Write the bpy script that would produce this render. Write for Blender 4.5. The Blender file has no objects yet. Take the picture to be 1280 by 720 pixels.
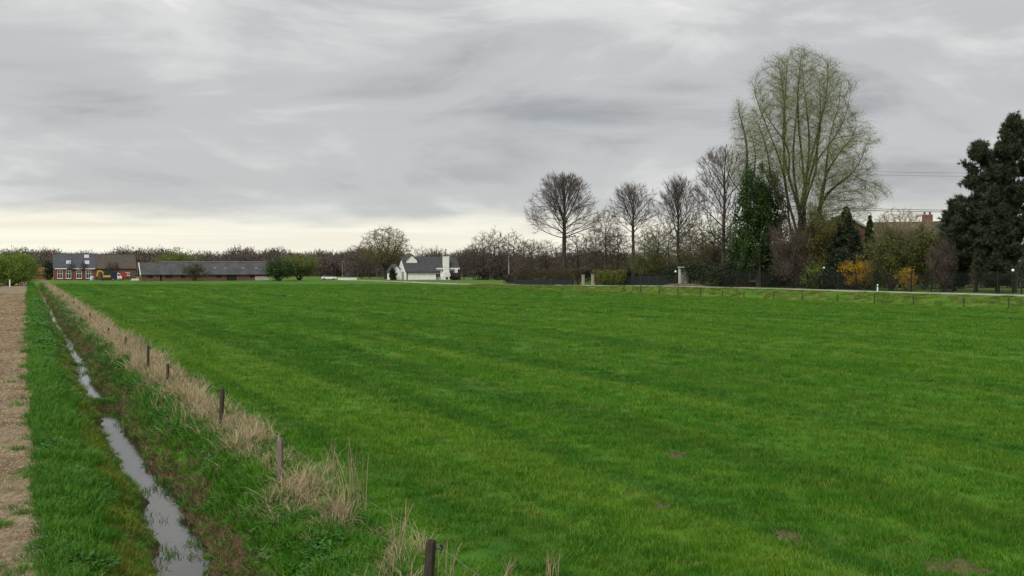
import bpy, bmesh, math, random
import numpy as np
from mathutils import Vector, Matrix
R = math.radians
SC = bpy.context.scene
COL = SC.collection
random.seed(7); RNG = np.random.default_rng(7)

# ------------------------------------------------------------------ camera
F = 1250.0; HY = 335.0; CH = 3.3            # focal length and horizon row in photo pixels, eye height
cam = bpy.data.cameras.new('camera'); camo = bpy.data.objects.new('camera', cam); COL.objects.link(camo)
cam.sensor_width = 36.0; cam.lens = F / 1280.0 * 36.0
cam.clip_start = 0.1; cam.clip_end = 6000
camo.location = (0, 0, CH); camo.rotation_euler = (R(90) - math.atan((360 - HY) / F), 0, 0)
SC.camera = camo

# ------------------------------------------------------------------ world, sun, exposure
SUN_EL, SUN_AZ = 48.0, 205.0                 # azimuth clockwise from +Y (the view direction)
EXPO = 1.0
SC.view_settings.view_transform = 'Standard'; SC.view_settings.look = 'None'
SC.view_settings.gamma = 1.0; SC.view_settings.use_curve_mapping = False
SC.view_settings.exposure = EXPO
SC.render.engine = 'CYCLES'
SC.cycles.use_denoising = True
SC.cycles.max_bounces = 6; SC.cycles.transparent_max_bounces = 8
SC.cycles.diffuse_bounces = 3; SC.cycles.glossy_bounces = 3

world = bpy.data.worlds.new('World'); SC.world = world; world.use_nodes = True
nt = world.node_tree; nt.nodes.clear()
def N(tree, typ, **kw):
    n = tree.nodes.new(typ)
    for k, v in kw.items(): setattr(n, k, v)
    return n
def mathn(tree, op, a, b=None, c=None, clamp=False):
    n = tree.nodes.new('ShaderNodeMath'); n.operation = op; n.use_clamp = clamp
    for i, v in enumerate((a, b, c)):
        if v is None: continue
        if isinstance(v, (int, float)): n.inputs[i].default_value = v
        else: tree.links.new(v, n.inputs[i])
    return n.outputs[0]
def smooth(tree, v, lo, hi, a=0.0, b=1.0):
    n = tree.nodes.new('ShaderNodeMapRange'); n.interpolation_type = 'SMOOTHSTEP'
    n.inputs[1].default_value = lo; n.inputs[2].default_value = hi
    n.inputs[3].default_value = a; n.inputs[4].default_value = b
    tree.links.new(v, n.inputs[0]); return n.outputs[0]
def noise(tree, vec, scale, detail=4, rough=.5, dist=0.0):
    n = tree.nodes.new('ShaderNodeTexNoise'); n.inputs['Scale'].default_value = scale
    n.inputs['Detail'].default_value = detail; n.inputs['Roughness'].default_value = rough
    n.inputs['Distortion'].default_value = dist
    if vec is not None: tree.links.new(vec, n.inputs['Vector'])
    return n.outputs['Fac']
def comb(tree, x, y, z=0.0):
    n = tree.nodes.new('ShaderNodeCombineXYZ')
    for i, v in enumerate((x, y, z)):
        if isinstance(v, (int, float)): n.inputs[i].default_value = v
        else: tree.links.new(v, n.inputs[i])
    return n.outputs[0]
def mixc(tree, f, a, b, mode='MIX'):
    n = tree.nodes.new('ShaderNodeMix'); n.data_type = 'RGBA'; n.blend_type = mode
    for s, v in ((0, f), (6, a), (7, b)):
        if isinstance(v, (int, float)): n.inputs[s].default_value = v
        elif isinstance(v, tuple): n.inputs[s].default_value = (v[0], v[1], v[2], 1)
        else: tree.links.new(v, n.inputs[s])
    return n.outputs[2]

tc = N(nt, 'ShaderNodeTexCoord'); sp = N(nt, 'ShaderNodeSeparateXYZ')
nt.links.new(tc.outputs['Generated'], sp.inputs[0])
dx, dy = sp.outputs[0], sp.outputs[1]
dz = mathn(nt, 'MAXIMUM', sp.outputs[2], 0.0)
inv = mathn(nt, 'DIVIDE', 1.0, mathn(nt, 'ADD', dz, 0.10))
px_, py_ = mathn(nt, 'MULTIPLY', dx, inv), mathn(nt, 'MULTIPLY', dy, inv)
pl = comb(nt, px_, py_, 3.7)
n_big = noise(nt, pl, 0.33, 2, .5, .3)
n_mid = noise(nt, comb(nt, mathn(nt, 'MULTIPLY', px_, .75), py_, 9.1), 0.9, 6, .52, .35)
n_fine = noise(nt, comb(nt, mathn(nt, 'MULTIPLY', px_, .6), py_, 1.3), 2.1, 5, .55, .3)
dens = mathn(nt, 'ADD', mathn(nt, 'MULTIPLY', n_big, .60), mathn(nt, 'ADD', mathn(nt, 'MULTIPLY', n_mid, .30), mathn(nt, 'MULTIPLY', n_fine, .10)))
n_bil = noise(nt, comb(nt, mathn(nt, 'MULTIPLY', dx, 1.0), mathn(nt, 'MULTIPLY', dy, 1.0), mathn(nt, 'MULTIPLY', dz, 3.4)), 4.2, 7, .56, .5)
dens = mathn(nt, 'ADD', mathn(nt, 'MULTIPLY', dens, .62), mathn(nt, 'MULTIPLY', n_bil, .46))
cr = N(nt, 'ShaderNodeValToRGB'); nt.links.new(dens, cr.inputs[0])
cr.color_ramp.interpolation = 'EASE'
k = 2 ** -EXPO
def lin(c): return tuple((v / 255 / 12.92 if v / 255 <= .04045 else ((v / 255 + .055) / 1.055) ** 2.4) for v in c)
def skyc(c): l = lin(c); return (l[0] * k, l[1] * k, l[2] * k, 1)
el = cr.color_ramp.elements
el[0].position = .39; el[0].color = skyc((250, 249, 245))
el[1].position = .70; el[1].color = skyc((158, 160, 162))
e = el.new(.48); e.color = skyc((219, 219, 217))
e = el.new(.57); e.color = skyc((194, 195, 195))
# the cloud deck ends a few degrees above the horizon; pale warm light below it
edge = mathn(nt, 'ADD', dz, mathn(nt, 'MULTIPLY', mathn(nt, 'SUBTRACT', noise(nt, comb(nt, mathn(nt, 'MULTIPLY', dx, 1.6), mathn(nt, 'MULTIPLY', dy, 1.6), mathn(nt, 'MULTIPLY', dz, 9)), 3.0, 5, .55), .5), .055))
cover = smooth(nt, edge, .034, .062)
streak = noise(nt, comb(nt, mathn(nt, 'MULTIPLY', dx, 2.0), mathn(nt, 'MULTIPLY', dy, 2.0), mathn(nt, 'MULTIPLY', dz, 60)), 1.6, 4, .5)
low = mixc(nt, smooth(nt, streak, .35, .68), skyc((255, 252, 234)), skyc((243, 238, 222)))
cloud = mixc(nt, cover, low, cr.outputs[0])
bg = N(nt, 'ShaderNodeBackground'); nt.links.new(cloud, bg.inputs[0]); bg.inputs[1].default_value = 1.0
sky = N(nt, 'ShaderNodeTexSky'); sky.sky_type = 'NISHITA'; sky.sun_disc = False
sky.sun_elevation = R(SUN_EL); sky.sun_rotation = R(SUN_AZ)
bg2 = N(nt, 'ShaderNodeBackground'); nt.links.new(sky.outputs[0], bg2.inputs[0]); bg2.inputs[1].default_value = 0.1
mx = N(nt, 'ShaderNodeMixShader'); mx.inputs[0].default_value = 0.96
nt.links.new(bg2.outputs[0], mx.inputs[1]); nt.links.new(bg.outputs[0], mx.inputs[2])
wo = N(nt, 'ShaderNodeOutputWorld'); nt.links.new(mx.outputs[0], wo.inputs[0])

sl = bpy.data.lights.new('sun', 'SUN'); sl.energy = 1.5; sl.angle = R(22); sl.color = (1, .96, .9)
so = bpy.data.objects.new('sun', sl); COL.objects.link(so); so.location = (0, -30, 60)
az, elv = R(SUN_AZ), R(SUN_EL)
sdir = Vector((math.sin(az) * math.cos(elv), math.cos(az) * math.cos(elv), math.sin(elv)))
so.rotation_euler = sdir.to_track_quat('Z', 'Y').to_euler()

# ------------------------------------------------------------------ place coordinates
U = np.array([-.4364, .8998]); NN = np.array([.8998, .4364])   # along the ditch / across it
def st(x, y): return x * U[0] + y * U[1], x * NN[0] + y * NN[1]
def xy(s, t): return s * U[0] + t * NN[0], s * U[1] + t * NN[1]
def sst(a, b, v):
    v = np.clip((v - a) / (b - a), 0, 1); return v * v * (3 - 2 * v)
def dcen(s): return 2.05 - .34 * (1 - sst(9, 24, s)) + .10 * np.sin(s * .13) + .07 * np.sin(s * .41 + 1) + .05 * np.sin(s * 1.1)
def raise_(s): return .12 + .78 * (1 - sst(95, 190, s))
FIELD_T0, FIELD_T1, ROAD_T = 3.5, 69.6, 77.6
def wob(x, y, a, f, ph=0.0):
    return a * (np.sin(x * f + ph) * np.sin(y * f * 1.13 + ph * 2.1) + .6 * np.sin(x * f * 2.3 + y * f * 1.7 + ph) + .4 * np.sin(x * f * 4.1 - y * f * 3.3))
def hgt(x, y):
    x = np.asarray(x, float); y = np.asarray(y, float)
    s, t = st(x, y)
    d = t - dcen(s)
    fade = 1 - sst(270, 290, s)
    wl = .07 * np.sin(s * 1.9) + .05 * np.sin(s * 4.3 + 1) + .03 * np.sin(s * 9.1); wr = .08 * np.sin(s * 1.4 + 2) + .05 * np.sin(s * 3.7) + .03 * np.sin(s * 8.3)
    left = sst(-1.75, .28, d + wl); right = 1 - sst(-.09, 1.35, d + wr)
    ditch = -1.02 * np.minimum(left, right) * fade
    bank = np.exp(-((d - .1) / 1.4) ** 2)
    z = ditch + wob(s, t * 1.4, .03, 1.9) * bank * fade * (np.abs(d) > .3)
    plug = np.exp(-((s - 31.5) / .38) ** 2) * np.exp(-(d / .5) ** 2)
    z = z + .30 * plug
    tr = np.clip(1 - np.abs(t + 1.6) / 1.9, 0, 1) * .05
    z = z - tr * (s < 180) + wob(x, y, .012, .9, 1.0) + wob(x, y, .03, .17, 2.0)
    r = raise_(s)
    z = z + np.where(t > 69, -.45 * np.exp(-((t - 71.2) / .9) ** 2) * (1 - sst(120, 170, s)) + r * sst(71.6, 75.2, t), 0)
    z = z + 1.62 * (1 - sst(1.2, 7.0, y)) * (y > -60)                    # the embankment the photographer stands on
    return z
def hz(x, y): return float(hgt(x, y))
def W(px, d): return (px - 640) / F * d
def ZZ(py, d): return CH + (HY - py) / F * d
def at(px, d):
    x = W(px, d); return (x, d, hz(x, d))

# ------------------------------------------------------------------ materials
MATS = {}
def mat(name, c1, c2=None, scale=3.0, rough=.85, bump=0.0, bscale=None, rnd=0.0, trans=0.0, coords='Object', metal=0.0, spec=.3, stretch=None, detail=5, lo=.35, hi=.65):
    if name in MATS: return MATS[name]
    m = bpy.data.materials.new(name); m.use_nodes = True; t = m.node_tree
    b = t.nodes['Principled BSDF']; out = t.nodes['Material Output']
    b.inputs['Roughness'].default_value = rough; b.inputs['Metallic'].default_value = metal
    b.inputs['Specular IOR Level'].default_value = spec
    if coords == 'World': v = N(t, 'ShaderNodeNewGeometry').outputs['Position']
    else: v = N(t, 'ShaderNodeTexCoord').outputs['Object']
    if stretch:
        mp = N(t, 'ShaderNodeMapping'); mp.inputs['Scale'].default_value = stretch
        t.links.new(v, mp.inputs[0]); v = mp.outputs[0]
    c2 = c2 or tuple(x * .75 for x in c1)
    nf = noise(t, v, scale, detail, .6)
    col = mixc(t, smooth(t, nf, lo, hi), c1, c2)
    if rnd:
        oi = N(t, 'ShaderNodeObjectInfo'); hsv = N(t, 'ShaderNodeHueSaturation')
        t.links.new(mathn(t, 'ADD', mathn(t, 'MULTIPLY', oi.outputs['Random'], rnd * 2), 1 - rnd), hsv.inputs['Value'])
        t.links.new(mathn(t, 'ADD', mathn(t, 'MULTIPLY', oi.outputs['Random'], .04), .48), hsv.inputs['Hue'])
        t.links.new(col, hsv.inputs['Color']); col = hsv.outputs[0]
    t.links.new(col, b.inputs['Base Color'])
    if bump:
        bp = N(t, 'ShaderNodeBump'); bp.inputs['Strength'].default_value = bump; bp.inputs['Distance'].default_value = .05
        t.links.new(noise(t, v, bscale or scale * 4, 5, .6), bp.inputs['Height']); t.links.new(bp.outputs[0], b.inputs['Normal'])
    if trans:
        tr = N(t, 'ShaderNodeBsdfTranslucent'); t.links.new(col, tr.inputs[0])
        ms = N(t, 'ShaderNodeMixShader'); ms.inputs[0].default_value = trans
        t.links.new(b.outputs[0], ms.inputs[1]); t.links.new(tr.outputs[0], ms.inputs[2]); t.links.new(ms.outputs[0], out.inputs[0])
    MATS[name] = m; return m

def grass_colour(t, bright=1.0):
    """pasture colour from world position: wheel and mowing streaks along the ditch, paler and yellower drifts"""
    P = N(t, 'ShaderNodeNewGeometry').outputs['Position']
    spx = N(t, 'ShaderNodeSeparateXYZ'); t.links.new(P, spx.inputs[0])
    X, Y = spx.outputs[0], spx.outputs[1]
    s = mathn(t, 'ADD', mathn(t, 'MULTIPLY', X, float(U[0])), mathn(t, 'MULTIPLY', Y, float(U[1])))
    tt = mathn(t, 'ADD', mathn(t, 'MULTIPLY', X, float(NN[0])), mathn(t, 'MULTIPLY', Y, float(NN[1])))
    strk = noise(t, comb(t, tt, mathn(t, 'MULTIPLY', s, .014), 2.0), .60, 3, .65, .25)
    strk2 = noise(t, comb(t, tt, mathn(t, 'MULTIPLY', s, .03), 7.0), .42, 4, .6, .2)
    blot = noise(t, P, .35, 4, .6)
    fine = noise(t, P, 3.2, 4, .65)
    g = lambda c: tuple(v * bright for v in c)
    c = mixc(t, smooth(t, blot, .32, .68), g((.052, .182, .007)), g((.078, .218, .011)))
    c = mixc(t, smooth(t, strk, .47, .62, 0, .65), c, g((.118, .235, .016)))
    c = mixc(t, smooth(t, strk2, .48, .62, 0, .70), c, g((.030, .130, .007)))
    c = mixc(t, smooth(t, fine, .52, .80, 0, .5), c, g((.125, .245, .020)))
    c = mixc(t, smooth(t, fine, .46, .22, 0, .45), c, g((.026, .115, .007)))
    return c, s, tt, P

def grass_mat(name, trans=.3, tint=None, tf=0.0, rnd=.22):
    m = bpy.data.materials.new(name); m.use_nodes = True; t = m.node_tree
    b = t.nodes['Principled BSDF']; out = t.nodes['Material Output']
    c, s, tt, P = grass_colour(t)
    if tint: c = mixc(t, tf, c, tint)
    oi = N(t, 'ShaderNodeObjectInfo'); hsv = N(t, 'ShaderNodeHueSaturation')
    t.links.new(mathn(t, 'ADD', mathn(t, 'MULTIPLY', oi.outputs['Random'], rnd * 2), 1 - rnd), hsv.inputs['Value'])
    t.links.new(mathn(t, 'ADD', mathn(t, 'MULTIPLY', oi.outputs['Random'], -.03), .51), hsv.inputs['Hue'])
    t.links.new(c, hsv.inputs['Color']); c = hsv.outputs[0]
    t.links.new(c, b.inputs['Base Color']); b.inputs['Roughness'].default_value = .55; b.inputs['Specular IOR Level'].default_value = .25
    tr = N(t, 'ShaderNodeBsdfTranslucent'); t.links.new(mixc(t, .3, c, (.08, .25, .012)), tr.inputs[0])
    ms = N(t, 'ShaderNodeMixShader'); ms.inputs[0].default_value = trans
    t.links.new(b.outputs[0], ms.inputs[1]); t.links.new(tr.outputs[0], ms.inputs[2]); t.links.new(ms.outputs[0], out.inputs[0])
    return m

def ground_mat(name, kind):
    m = bpy.data.materials.new(name); m.use_nodes = True; t = m.node_tree
    b = t.nodes['Principled BSDF']; b.inputs['Roughness'].default_value = .9; b.inputs['Specular IOR Level'].default_value = .15
    c, s, tt, P = grass_colour(t, .72 if kind in ('field', 'verge') else .85)  # dimmed base: field ground takes the self-shade of the tufts into its colour
    c = mixc(t, .12, c, (.09, .095, .03))
    fine = noise(t, P, 9.0, 5, .7)
    if kind == 'field':
        soil = noise(t, comb(t, tt, mathn(t, 'MULTIPLY', s, .3), 5.0), 1.1, 5, .65)
        c = mixc(t, smooth(t, soil, .66, .76, 0, .6), c, (.13, .12, .045))
        bs, bd = .55, .06
    elif kind == 'track':
        straw = mixc(t, smooth(t, fine, .35, .65), (.30, .245, .155), (.155, .12, .078))
        big = noise(t, comb(t, mathn(t, 'MULTIPLY', tt, 2.2), mathn(t, 'MULTIPLY', s, .35), 1.0), 1.0, 5, .6)
        straw = mixc(t, smooth(t, big, .45, .7), straw, (.15, .11, .08))
        gr = noise(t, P, 1.1, 5, .65)
        gsel = mathn(t, 'MAXIMUM', smooth(t, gr, .60, .70), smooth(t, mathn(t, 'ADD', tt, mathn(t, 'MULTIPLY', gr, 1.3)), .72, .98))
        c = mixc(t, gsel, straw, c); bs, bd = .9, .08
    elif kind == 'bank':
        at_ = N(t, 'ShaderNodeAttribute'); at_.attribute_name = 'zone'; zs = N(t, 'ShaderNodeSeparateColor'); t.links.new(at_.outputs['Color'], zs.inputs[0])
        nn = noise(t, P, 2.2, 5, .65)
        mud = mixc(t, smooth(t, fine, .35, .65), (.10, .062, .036), (.045, .032, .02))
        c = mixc(t, smooth(t, mathn(t, 'ADD', zs.outputs[2], mathn(t, 'MULTIPLY', mathn(t, 'SUBTRACT', nn, .5), .8)), .35, .65), c, (.12, .14, .03))
        c = mixc(t, smooth(t, mathn(t, 'ADD', zs.outputs[1], mathn(t, 'MULTIPLY', mathn(t, 'SUBTRACT', nn, .5), .9)), .4, .6), c, mud)
        c = mixc(t, smooth(t, mathn(t, 'ADD', zs.outputs[0], mathn(t, 'MULTIPLY', mathn(t, 'SUBTRACT', nn, .5), .9)), .4, .6), c, (.30, .23, .12))
        bs, bd = .8, .07
    else:
        nn = noise(t, P, .5, 5, .6)
        c = mixc(t, smooth(t, nn, .42, .66, 0, .8), c, (.13, .14, .042)); bs, bd = .5, .06
    t.links.new(c, b.inputs['Base Color'])
    bp = N(t, 'ShaderNodeBump'); bp.inputs['Strength'].default_value = bs; bp.inputs['Distance'].default_value = bd
    hh = mathn(t, 'ADD', noise(t, P, 5.0, 6, .7), mathn(t, 'MULTIPLY', noise(t, P, .9, 3, .6), 1.2))
    t.links.new(hh, bp.inputs['Height']); t.links.new(bp.outputs[0], b.inputs['Normal'])
    return m

# ------------------------------------------------------------------ object helpers
def tag(o, label=None, cat=None, group=None, kind=None):
    if label: o['label'] = label
    if cat: o['category'] = cat
    if group: o['group'] = group
    if kind: o['kind'] = kind
    return o
def thing(name, label, cat, loc=(0, 0, 0), rz=0.0, group=None):
    o = bpy.data.objects.new(name, None); COL.objects.link(o); o.empty_display_size = .3
    o.location = loc; o.rotation_euler = (0, 0, rz); return tag(o, label, cat, group)
def np_mesh(name, V, faces, mats, fm=None, smooth_=False):
    """V (n,3); faces: list of int arrays (m,k); fm: material index per face array"""
    me = bpy.data.meshes.new(name)
    V = np.asarray(V, np.float32); me.vertices.add(len(V)); me.vertices.foreach_set('co', V.ravel())
    faces = [np.asarray(f, np.int32) for f in faces if len(f)]
    tot = np.concatenate([f.ravel() for f in faces]); cnt = np.concatenate([np.full(len(f), f.shape[1], np.int32) for f in faces])
    me.loops.add(len(tot)); me.loops.foreach_set('vertex_index', tot)
    me.polygons.add(len(cnt)); me.polygons.foreach_set('loop_start', np.concatenate([[0], np.cumsum(cnt)[:-1]]).astype(np.int32))
    try: me.polygons.foreach_set('loop_total', cnt)
    except Exception: pass
    if smooth_: me.polygons.foreach_set('use_smooth', np.ones(len(cnt), bool))
    me.update(calc_edges=True)
    for m in (mats if isinstance(mats, (list, tuple)) else [mats]): me.materials.append(m)
    if fm is not None:
        me.polygons.foreach_set('material_index', np.concatenate([np.full(len(f), i, np.int32) for f, i in zip(faces, fm)]))
    return me
def link(name, me, parent=None, loc=None):
    o = bpy.data.objects.new(name, me); COL.objects.link(o)
    if parent: o.parent = parent
    if loc is not None: o.location = loc
    return o
class MB:
    def __init__(s): s.v = []; s.f = []
    def add(s, vs, fs):
        b = len(s.v); s.v += [tuple(p) for p in vs]; s.f += [tuple(i + b for i in f) for f in fs]; return s
    def box(s, x0, x1, y0, y1, z0, z1, rz=0, piv=None):
        vs = [(x, y, z) for z in (z0, z1) for x, y in ((x0, y0), (x1, y0), (x1, y1), (x0, y1))]
        if rz:
            c, sn = math.cos(rz), math.sin(rz); px, py = piv or ((x0 + x1) / 2, (y0 + y1) / 2)
            vs = [(px + (x - px) * c - (y - py) * sn, py + (x - px) * sn + (y - py) * c, z) for x, y, z in vs]
        return s.add(vs, [(3, 2, 1, 0), (4, 5, 6, 7), (0, 1, 5, 4), (1, 2, 6, 5), (2, 3, 7, 6), (3, 0, 4, 7)])
    def prism(s, poly, y0, y1):
        """poly in (x,z), extruded along y"""
        n = len(poly)
        return s.add([(x, y0, z) for x, z in poly] + [(x, y1, z) for x, z in poly],
                     [tuple(range(n)), tuple(range(2 * n - 1, n - 1, -1))] + [(i + n, (i + 1) % n + n, (i + 1) % n, i) for i in range(n)])
    def prismx(s, poly, x0, x1):
        """poly in (y,z), extruded along x"""
        n = len(poly)
        return s.add([(x0, y, z) for y, z in poly] + [(x1, y, z) for y, z in poly],
                     [tuple(range(n - 1, -1, -1)), tuple(range(n, 2 * n))] + [(i, (i + 1) % n, (i + 1) % n + n, i + n) for i in range(n)])
    def tube(s, pts, rs, k=8, cap=True):
        pts = [Vector(p) for p in pts]; vs = []; fs = []
        for i, p in enumerate(pts):
            d = (pts[min(i + 1, len(pts) - 1)] - pts[max(i - 1, 0)]).normalized()
            a = d.cross(Vector((0, 0, 1)) if abs(d.z) < .95 else Vector((1, 0, 0))).normalized(); b = d.cross(a)
            r = rs[i] if isinstance(rs, (list, tuple)) else rs
            vs += [p + (a * math.cos(2 * math.pi * j / k) + b * math.sin(2 * math.pi * j / k)) * r for j in range(k)]
        for i in range(len(pts) - 1):
            fs += [(i * k + j, i * k + (j + 1) % k, (i + 1) * k + (j + 1) % k, (i + 1) * k + j) for j in range(k)]
        if cap: fs += [tuple(range(k - 1, -1, -1)), tuple(range((len(pts) - 1) * k, len(pts) * k))]
        return s.add(vs, fs)
    def lathe(s, prof, c=(0, 0, 0), k=12):
        vs = []; fs = []
        for r, z in prof: vs += [(c[0] + r * math.cos(2 * math.pi * j / k), c[1] + r * math.sin(2 * math.pi * j / k), c[2] + z) for j in range(k)]
        for i in range(len(prof) - 1): fs += [(i * k + j, i * k + (j + 1) % k, (i + 1) * k + (j + 1) % k, (i + 1) * k + j) for j in range(k)]
        fs += [tuple(range(k - 1, -1, -1)), tuple(range((len(prof) - 1) * k, len(prof) * k))]
        return s.add(vs, fs)
    def build(s, name, m, parent=None, loc=None, bevel=0.0, smooth_=False):
        me = bpy.data.meshes.new(name); me.from_pydata(s.v, [], s.f); me.materials.append(m)
        bm = bmesh.new(); bm.from_mesh(me); bmesh.ops.recalc_face_normals(bm, faces=bm.faces)
        if bevel: bmesh.ops.bevel(bm, geom=list(bm.edges), offset=bevel, segments=1, affect='EDGES')
        bm.to_mesh(me); bm.free()
        if smooth_:
            for p in me.polygons: p.use_smooth = True
        return link(name, me, parent, loc)
def copy_tree(o, parent=None):
    c = o.copy(); COL.objects.link(c); c.parent = parent
    for ch in list(o.children): copy_tree(ch, c)
    return c

# ------------------------------------------------------------------ the ground, split into field, bank, track and the land beyond
def axis(pairs):
    out = []
    for a, b, n in pairs: out += list(np.linspace(a, b, n, endpoint=False))
    return np.array(out)
S_AX = np.concatenate([-np.geomspace(2500, 30, 14), axis([(-20, 2, 12), (2, 50, 220), (50, 120, 120), (120, 300, 90)]), np.geomspace(300, 4000, 22)])
T_AX = np.concatenate([-np.geomspace(3000, 12, 16), axis([(-10, -4, 8), (-4, .45, 30), (.45, 3.5, 54), (3.5, 12, 30), (12, 69.6, 60), (69.6, 80, 32), (80, 130, 25)]), np.geomspace(130, 3000, 20)])
def ti(v): return int(np.argmin(np.abs(T_AX - v)))
def si(v): return int(np.argmin(np.abs(S_AX - v)))
def subgrid(i0, i1, j0, j1):
    S, T = np.meshgrid(S_AX[i0:i1 + 1], T_AX[j0:j1 + 1], indexing='ij')
    X, Y = xy(S, T); Z = hgt(X, Y)
    n, m = S.shape; idx = np.arange(n * m).reshape(n, m)
    f = np.stack([idx[:-1, :-1], idx[:-1, 1:], idx[1:, 1:], idx[1:, :-1]], -1).reshape(-1, 4)
    return np.stack([X, Y, Z], -1).reshape(-1, 3), f, S.ravel(), T.ravel()
SF = si(268); S0 = si(-60)
def sheet(name, parts, m, zone=False):
    V = []; Fs = []; b = 0; Ss = []; Ts = []
    for p in parts:
        v, f, s_, t_ = subgrid(*p); V.append(v); Fs.append(f + b); b += len(v); Ss.append(s_); Ts.append(t_)
    me = np_mesh(name, np.concatenate(V), [np.concatenate(Fs)], m, smooth_=True)
    if zone:
        S = np.concatenate(Ss); T = np.concatenate(Ts); d = T - dcen(S)
        rr = np.exp(-((T - 3.35) / .40) ** 2) * .8
        mud = np.maximum(np.exp(-((d - .55) / .22) ** 2) * (.45 + .3 * (1 - sst(12, 26, S))), np.exp(-(d / .50) ** 4) * .9)
        yel = np.exp(-((d + .75) / .34) ** 2) * .85
        a = me.attributes.new('zone', 'FLOAT_COLOR', 'POINT')
        a.data.foreach_set('color', np.stack([rr, mud, yel, np.ones_like(rr)], -1).astype(np.float32).ravel())
    return tag(link(name, me), kind='structure')
nS, nT = len(S_AX) - 1, len(T_AX) - 1
jA, jB, jC, jD, jE = ti(-4), ti(.45), ti(3.5), ti(69.6), ti(80)
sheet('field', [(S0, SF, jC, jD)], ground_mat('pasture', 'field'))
sheet('ditch_bank', [(S0, SF, jB, jC)], ground_mat('bank_soil', 'bank'), zone=True)
sheet('dirt_track', [(S0, SF, jA, jB)], ground_mat('straw_track', 'track'))
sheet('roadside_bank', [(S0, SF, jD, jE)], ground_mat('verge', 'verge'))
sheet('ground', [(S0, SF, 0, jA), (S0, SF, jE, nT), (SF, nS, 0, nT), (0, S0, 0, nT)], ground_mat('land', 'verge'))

# water in the ditch
def ribbon(name, s_vals, t0, t1, zf, m, n=3):
    V = []; F_ = []
    for i, s in enumerate(s_vals):
        for j in range(n):
            t = (t0(s) if callable(t0) else t0) * (1 - j / (n - 1)) + (t1(s) if callable(t1) else t1) * j / (n - 1)
            x, y = xy(s, t); V.append((x, y, zf(x, y)))
        if i: F_ += [((i - 1) * n + j, (i - 1) * n + j + 1, i * n + j + 1, i * n + j) for j in range(n - 1)]
    return link(name, np_mesh(name, np.array(V), [np.array(F_)], m, smooth_=True))
wm = bpy.data.materials.new('ditch_water'); wm.use_nodes = True; t = wm.node_tree; b = t.nodes['Principled BSDF']
b.inputs['Base Color'].default_value = (.022, .020, .014, 1); b.inputs['Roughness'].default_value = .03; b.inputs['IOR'].default_value = 1.33; b.inputs['Specular IOR Level'].default_value = .9
bp = N(t, 'ShaderNodeBump'); bp.inputs['Strength'].default_value = .12; bp.inputs['Distance'].default_value = .02
t.links.new(noise(t, N(t, 'ShaderNodeNewGeometry').outputs['Position'], 7, 3, .5), bp.inputs['Height']); t.links.new(bp.outputs[0], b.inputs['Normal'])
tag(ribbon('water', np.linspace(0, 275, 560), lambda s: float(dcen(s)) - .62, lambda s: float(dcen(s)) + .62, lambda x, y: -.80, wm), kind='structure')

# road along the far side of the field
asph = mat('asphalt', (.36, .345, .32), (.27, .26, .24), scale=.8, rough=.9, bump=.1, coords='World')
rs = np.concatenate([np.linspace(-40, 260, 160)])
tag(ribbon('road', rs, ROAD_T - 1.9, ROAD_T + 1.9, lambda x, y: hz(x, y) + .012, asph, n=5), kind='structure')

# bare patches in the pasture
soilm = mat('bare_soil', (.075, .068, .028), (.115, .10, .045), scale=9, bump=.6, coords='World')
for (px, py, rx) in ((1195, 712, .30), (845, 572, .22), (832, 636, .14), (985, 676, .17)):
    d = CH * F / (py - HY); x0 = W(px, d); ring = []
    n = 30; ph = random.random() * 6; nr = 7
    V = [(x0, d, hz(x0, d) + .03)]; T_ = [(0, 1 + i, 1 + (i + 1) % n) for i in range(n)]; Q_ = []
    for j in range(1, nr + 1):
        for i in range(n):
            a = 2 * math.pi * i / n; r = rx * j / nr * (1 + (.35 * math.sin(2 * a + ph) + .25 * math.sin(5 * a + 2 * ph)) * j / nr + random.uniform(-.12, .12))
            x, y = x0 + r * math.cos(a) * .9, d + r * math.sin(a) * 1.3; V.append((x, y, hz(x, y) + (.004 if j == nr else random.uniform(.006, .05))))
        if j < nr: Q_ += [(1 + (j - 1) * n + i, 1 + j * n + i, 1 + j * n + (i + 1) % n, 1 + (j - 1) * n + (i + 1) % n) for i in range(n)]
    tag(link('bare_soil_patch', np_mesh('bare_soil_patch', np.array(V), [np.array(T_), np.array(Q_)], soilm)), kind='structure')
SOIL = [(W(px, CH * F / (py - HY)), CH * F / (py - HY), rx) for (px, py, rx) in ((1195, 712, .30), (845, 572, .22), (832, 636, .14), (985, 676, .17))]

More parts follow.
